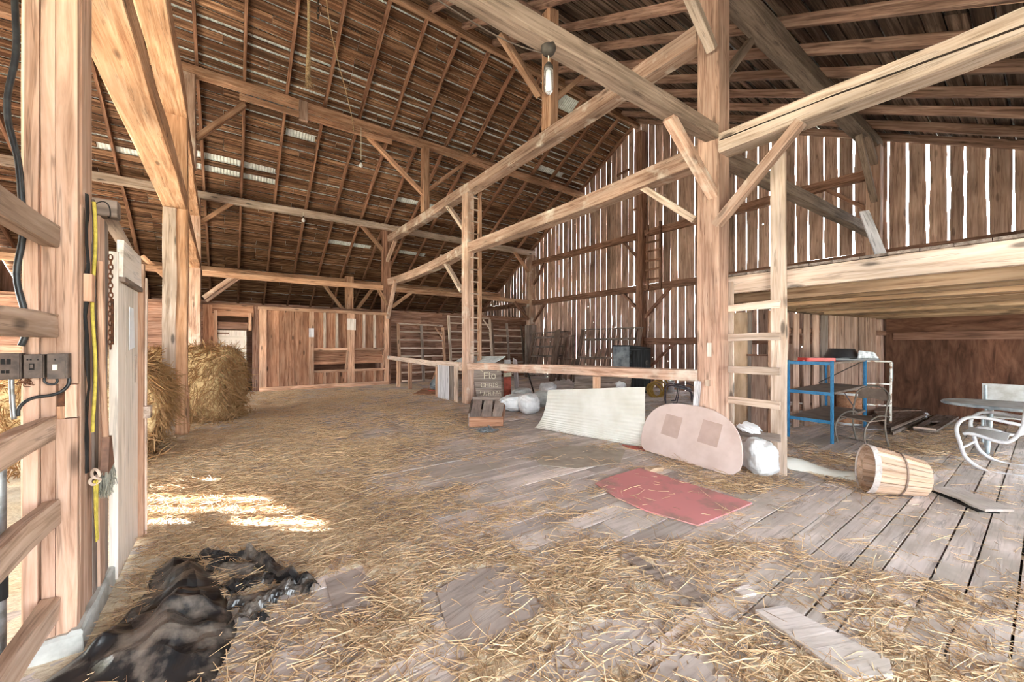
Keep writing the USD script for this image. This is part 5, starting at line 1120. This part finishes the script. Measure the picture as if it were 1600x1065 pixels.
def ribbon(pix, w0, w1, z, seed):
    g = np.random.default_rng(seed); c = spline([atZ(x_, y_) for x_, y_ in pix], 40); d = np.gradient(c, axis=0); d /= np.linalg.norm(d, axis=1, keepdims=True); sd = np.column_stack([-d[:, 1], d[:, 0], 0 * d[:, 0]])
    k = 9; tt = np.linspace(-1, 1, k); V = []
    for i in range(40):
        wv = (w0 + (w1 - w0) * i / 39) * (.7 + .6 * meshkit.fbm(V3(i * .12, seed, 0), 3)); h = z * (.5 + meshkit.fbm(V3(i * .15, seed + 3, 0), 2)) * (1 - tt ** 2) + .02 * np.abs(np.sin(tt * 5 + i * .3 + seed)) * meshkit.fbm(V3(i * .3, seed + 7, 0), 2)
        V.append(c[i] + np.outer(tt * wv, sd[i]) + np.outer(h + .012, [0, 0, 1]))
    V = np.vstack(V); i, j = np.meshgrid(np.arange(39), np.arange(k - 1), indexing='ij'); q = np.stack([i * k + j, (i + 1) * k + j, (i + 1) * k + j + 1, i * k + j + 1], -1).reshape(-1, 4)
    f = np.vstack([q[:, [0, 1, 2]], q[:, [0, 2, 3]]]); V2 = np.vstack([V, V - V3(0, 0, .002)]); return V2, np.vstack([f, f[:, ::-1] + len(V)]), V2
for n_, (pix, w0, w1, z) in enumerate((([(318, 872), (352, 876), (392, 874)], .05, .04, .04), ([(388, 873), (412, 886), (438, 903), (470, 918)], .035, .06, .07), ([(335, 885), (362, 892), (400, 893)], .06, .05, .03), ([(350, 930), (385, 915), (432, 908)], .07, .05, .04), ([(358, 950), (400, 940), (445, 928), (490, 922)], .05, .05, .03), ([(372, 985), (392, 958), (415, 945), (440, 940)], .06, .04, .04), ([(440, 930), (465, 915), (486, 928)], .06, .06, .05), ([(378, 960), (402, 968), (418, 972)], .03, .02, .02))):
    put(t, 'strip', ribbon(pix, w0, w1, z, n_ + 2), M['tarp'])

# ------------------------------------------------------------------ chaff and straw on the floor
M['chaff'] = usdkit.material(stage, LK + 'chaff', {'tc': ('attribute', {'attribute': 'tc'}), 'm1': ('mapping', {'scale': (26, 90, 1), 'rotation': (0, 0, .5)}), 'n1': ('noise_texture', {'scale': 1.0, 'detail': 4.0, 'roughness': .7, 'distortion': 1.0}),
    'n2': ('noise_texture', {'scale': 1.1, 'detail': 4.0}), 'r1': ('rgb_ramp', {'ramp': [(.3, lin((184, 158, 128))), (.5, lin((234, 212, 180))), (.68, lin((253, 242, 222)))]}),
    'r2': ('rgb_ramp', {'ramp': [(.35, lin((192, 180, 166))), (.6, lin((224, 214, 202)))]}), 'rr': ('map_range', {'from_min': .4, 'from_max': .62, 'to_min': .0, 'to_max': .85, 'clamp': True}),
    'x': ('mix_color', {}), 'bp': ('bump', {'strength': .5, 'distance': .02}), 'p': ('principled_bsdf', {'roughness': .95, 'specular_ior_level': .1})},
    [('tc.vector', 'm1.vector'), ('m1.vector', 'n1.vector'), ('tc.vector', 'n2.vector'), ('n1.fac', 'r1.fac'), ('n1.fac', 'r2.fac'), ('n2.fac', 'rr.value'), ('rr.result', 'x.fac'), ('r1.color', 'x.a'), ('r2.color', 'x.b'), ('x.result', 'p.base_color'), ('n1.fac', 'bp.height'), ('bp.normal', 'p.normal')], surface='p.BSDF')
def cover(x, y):
    """how much litter lies at a place of the floor, 0 to 1"""
    p = np.stack([x, y, 0 * x], -1); n = meshkit.fbm(p * .9, 3, 21); n2 = meshkit.fbm(p * 3.1, 3, 5)
    c = .52 + (n - .5) * 1.1 + (n2 - .5) * .9
    r = (x * RGT[0] + y * RGT[1]); d = x * FWD[0] + y * FWD[1]; u = r / np.maximum(d, .2)
    c += np.clip((-u - .15) * .9, -.2, .45) * (d > 3)                   # heavy at the left towards the bales
    c += .08 * (d < 3.0) + .2 * (d < 3.0) * (u < -.25)
    c -= .55 * np.exp(-((u - .95) / .35) ** 2) * np.exp(-((d - 3.4) / .75) ** 2)   # swept planks before the loft
    c -= .14 * np.exp(-((u - .08) / .22) ** 2) * np.exp(-((d - 5.2) / 1.7) ** 2)   # trodden grey middle
    c -= .08 * (x > 5.3) * (y < 2.6)
    from shapely import contains_xy
    for b in BARE: c = c - .6 * contains_xy(b, x, y)
    return c
step = .05
xs, ys = np.arange(-3.2, 11.8, step), np.arange(-.6, 14.6, step); X, Y = np.meshgrid(xs, ys, indexing='ij')
p = np.stack([X, Y, 0 * X], -1)
Z = np.clip(cover(X, Y) - .70, -.3, .35) * .05 + (meshkit.fbm(p * 9, 3, 31) - .5) * .03
idx = np.arange(X.size).reshape(X.shape); q = np.stack([idx[:-1, :-1], idx[1:, :-1], idx[1:, 1:], idx[:-1, 1:]], -1).reshape(-1, 4)
k = (Z.ravel()[q].max(1) > -.004); q = q[k]; f = np.vstack([q[:, [0, 1, 2]], q[:, [0, 2, 3]]])
v = np.stack([X, Y, Z], -1).reshape(-1, 3); used = np.unique(f); mp = np.zeros(len(v), int); mp[used] = np.arange(len(used))
put('/World', 'chaff_layer', (v[used], mp[f], v[used]), M['chaff'], 'thin layer of chaff and dust matted over the planks', 'chaff', kind='stuff', smooth=True)

def scatter(n, umin, umax, dmin, dmax, pw, Lr, r, thr, up=.12, lift=.025, seed=0):
    g = np.random.default_rng(seed); d = dmin + (dmax - dmin) * g.uniform(0, 1, n) ** pw; u = g.uniform(umin, umax, n)
    P = np.outer(d, FWD) + np.outer(u * d, RGT); c = cover(P[:, 0], P[:, 1])
    keep = g.uniform(0, 1, n) < np.clip((c - thr) * 2.2, .03, 1)
    keep &= (P[:, 0] > -.52) | (P[:, 1] > 4.3); keep &= P[:, 1] < 14.5; keep &= P[:, 0] < 11.6
    P, c = P[keep], c[keep]; m = len(P)
    P[:, 2] = .004 + g.uniform(0, 1, m) ** 2 * lift * (1 + 2 * np.clip(c - .6, 0, 1))
    a = g.normal(.1, 1.0, m) + (g.uniform(0, 1, m) < .5) * math.pi
    di = np.outer(np.cos(a), RGT) + np.outer(np.sin(a), FWD); di[:, 2] = g.normal(0, up, m)
    low = P[:, 2] + di[:, 2] * Lr[1] < .004; di[low, 2] = np.abs(di[low, 2])
    return strands(P, di, g.uniform(*Lr, m) * g.choice([.5, 1, 1], m), r * g.uniform(.6, 1.25, m), bend=.16)
t = thing('straw_litter', 'loose straw scattered thickly over the barn floor', 'straw', kind='stuff')
put(t, 'near_straw', scatter(34000, -1.05, 1.45, 1.25, 4.2, .75, (.04, .2), .0026, .33, seed=1), M['straw'], kind='stuff')
put(t, 'dull_straw', scatter(20000, -1.05, 1.45, 1.25, 6.0, .8, (.03, .15), .0021, .30, seed=2), M['strawdark'], kind='stuff')
put(t, 'far_straw', scatter(80000, -1.1, 1.35, 3.4, 12.5, .95, (.06, .26), .0030, .28, seed=3), M['straw'], kind='stuff')
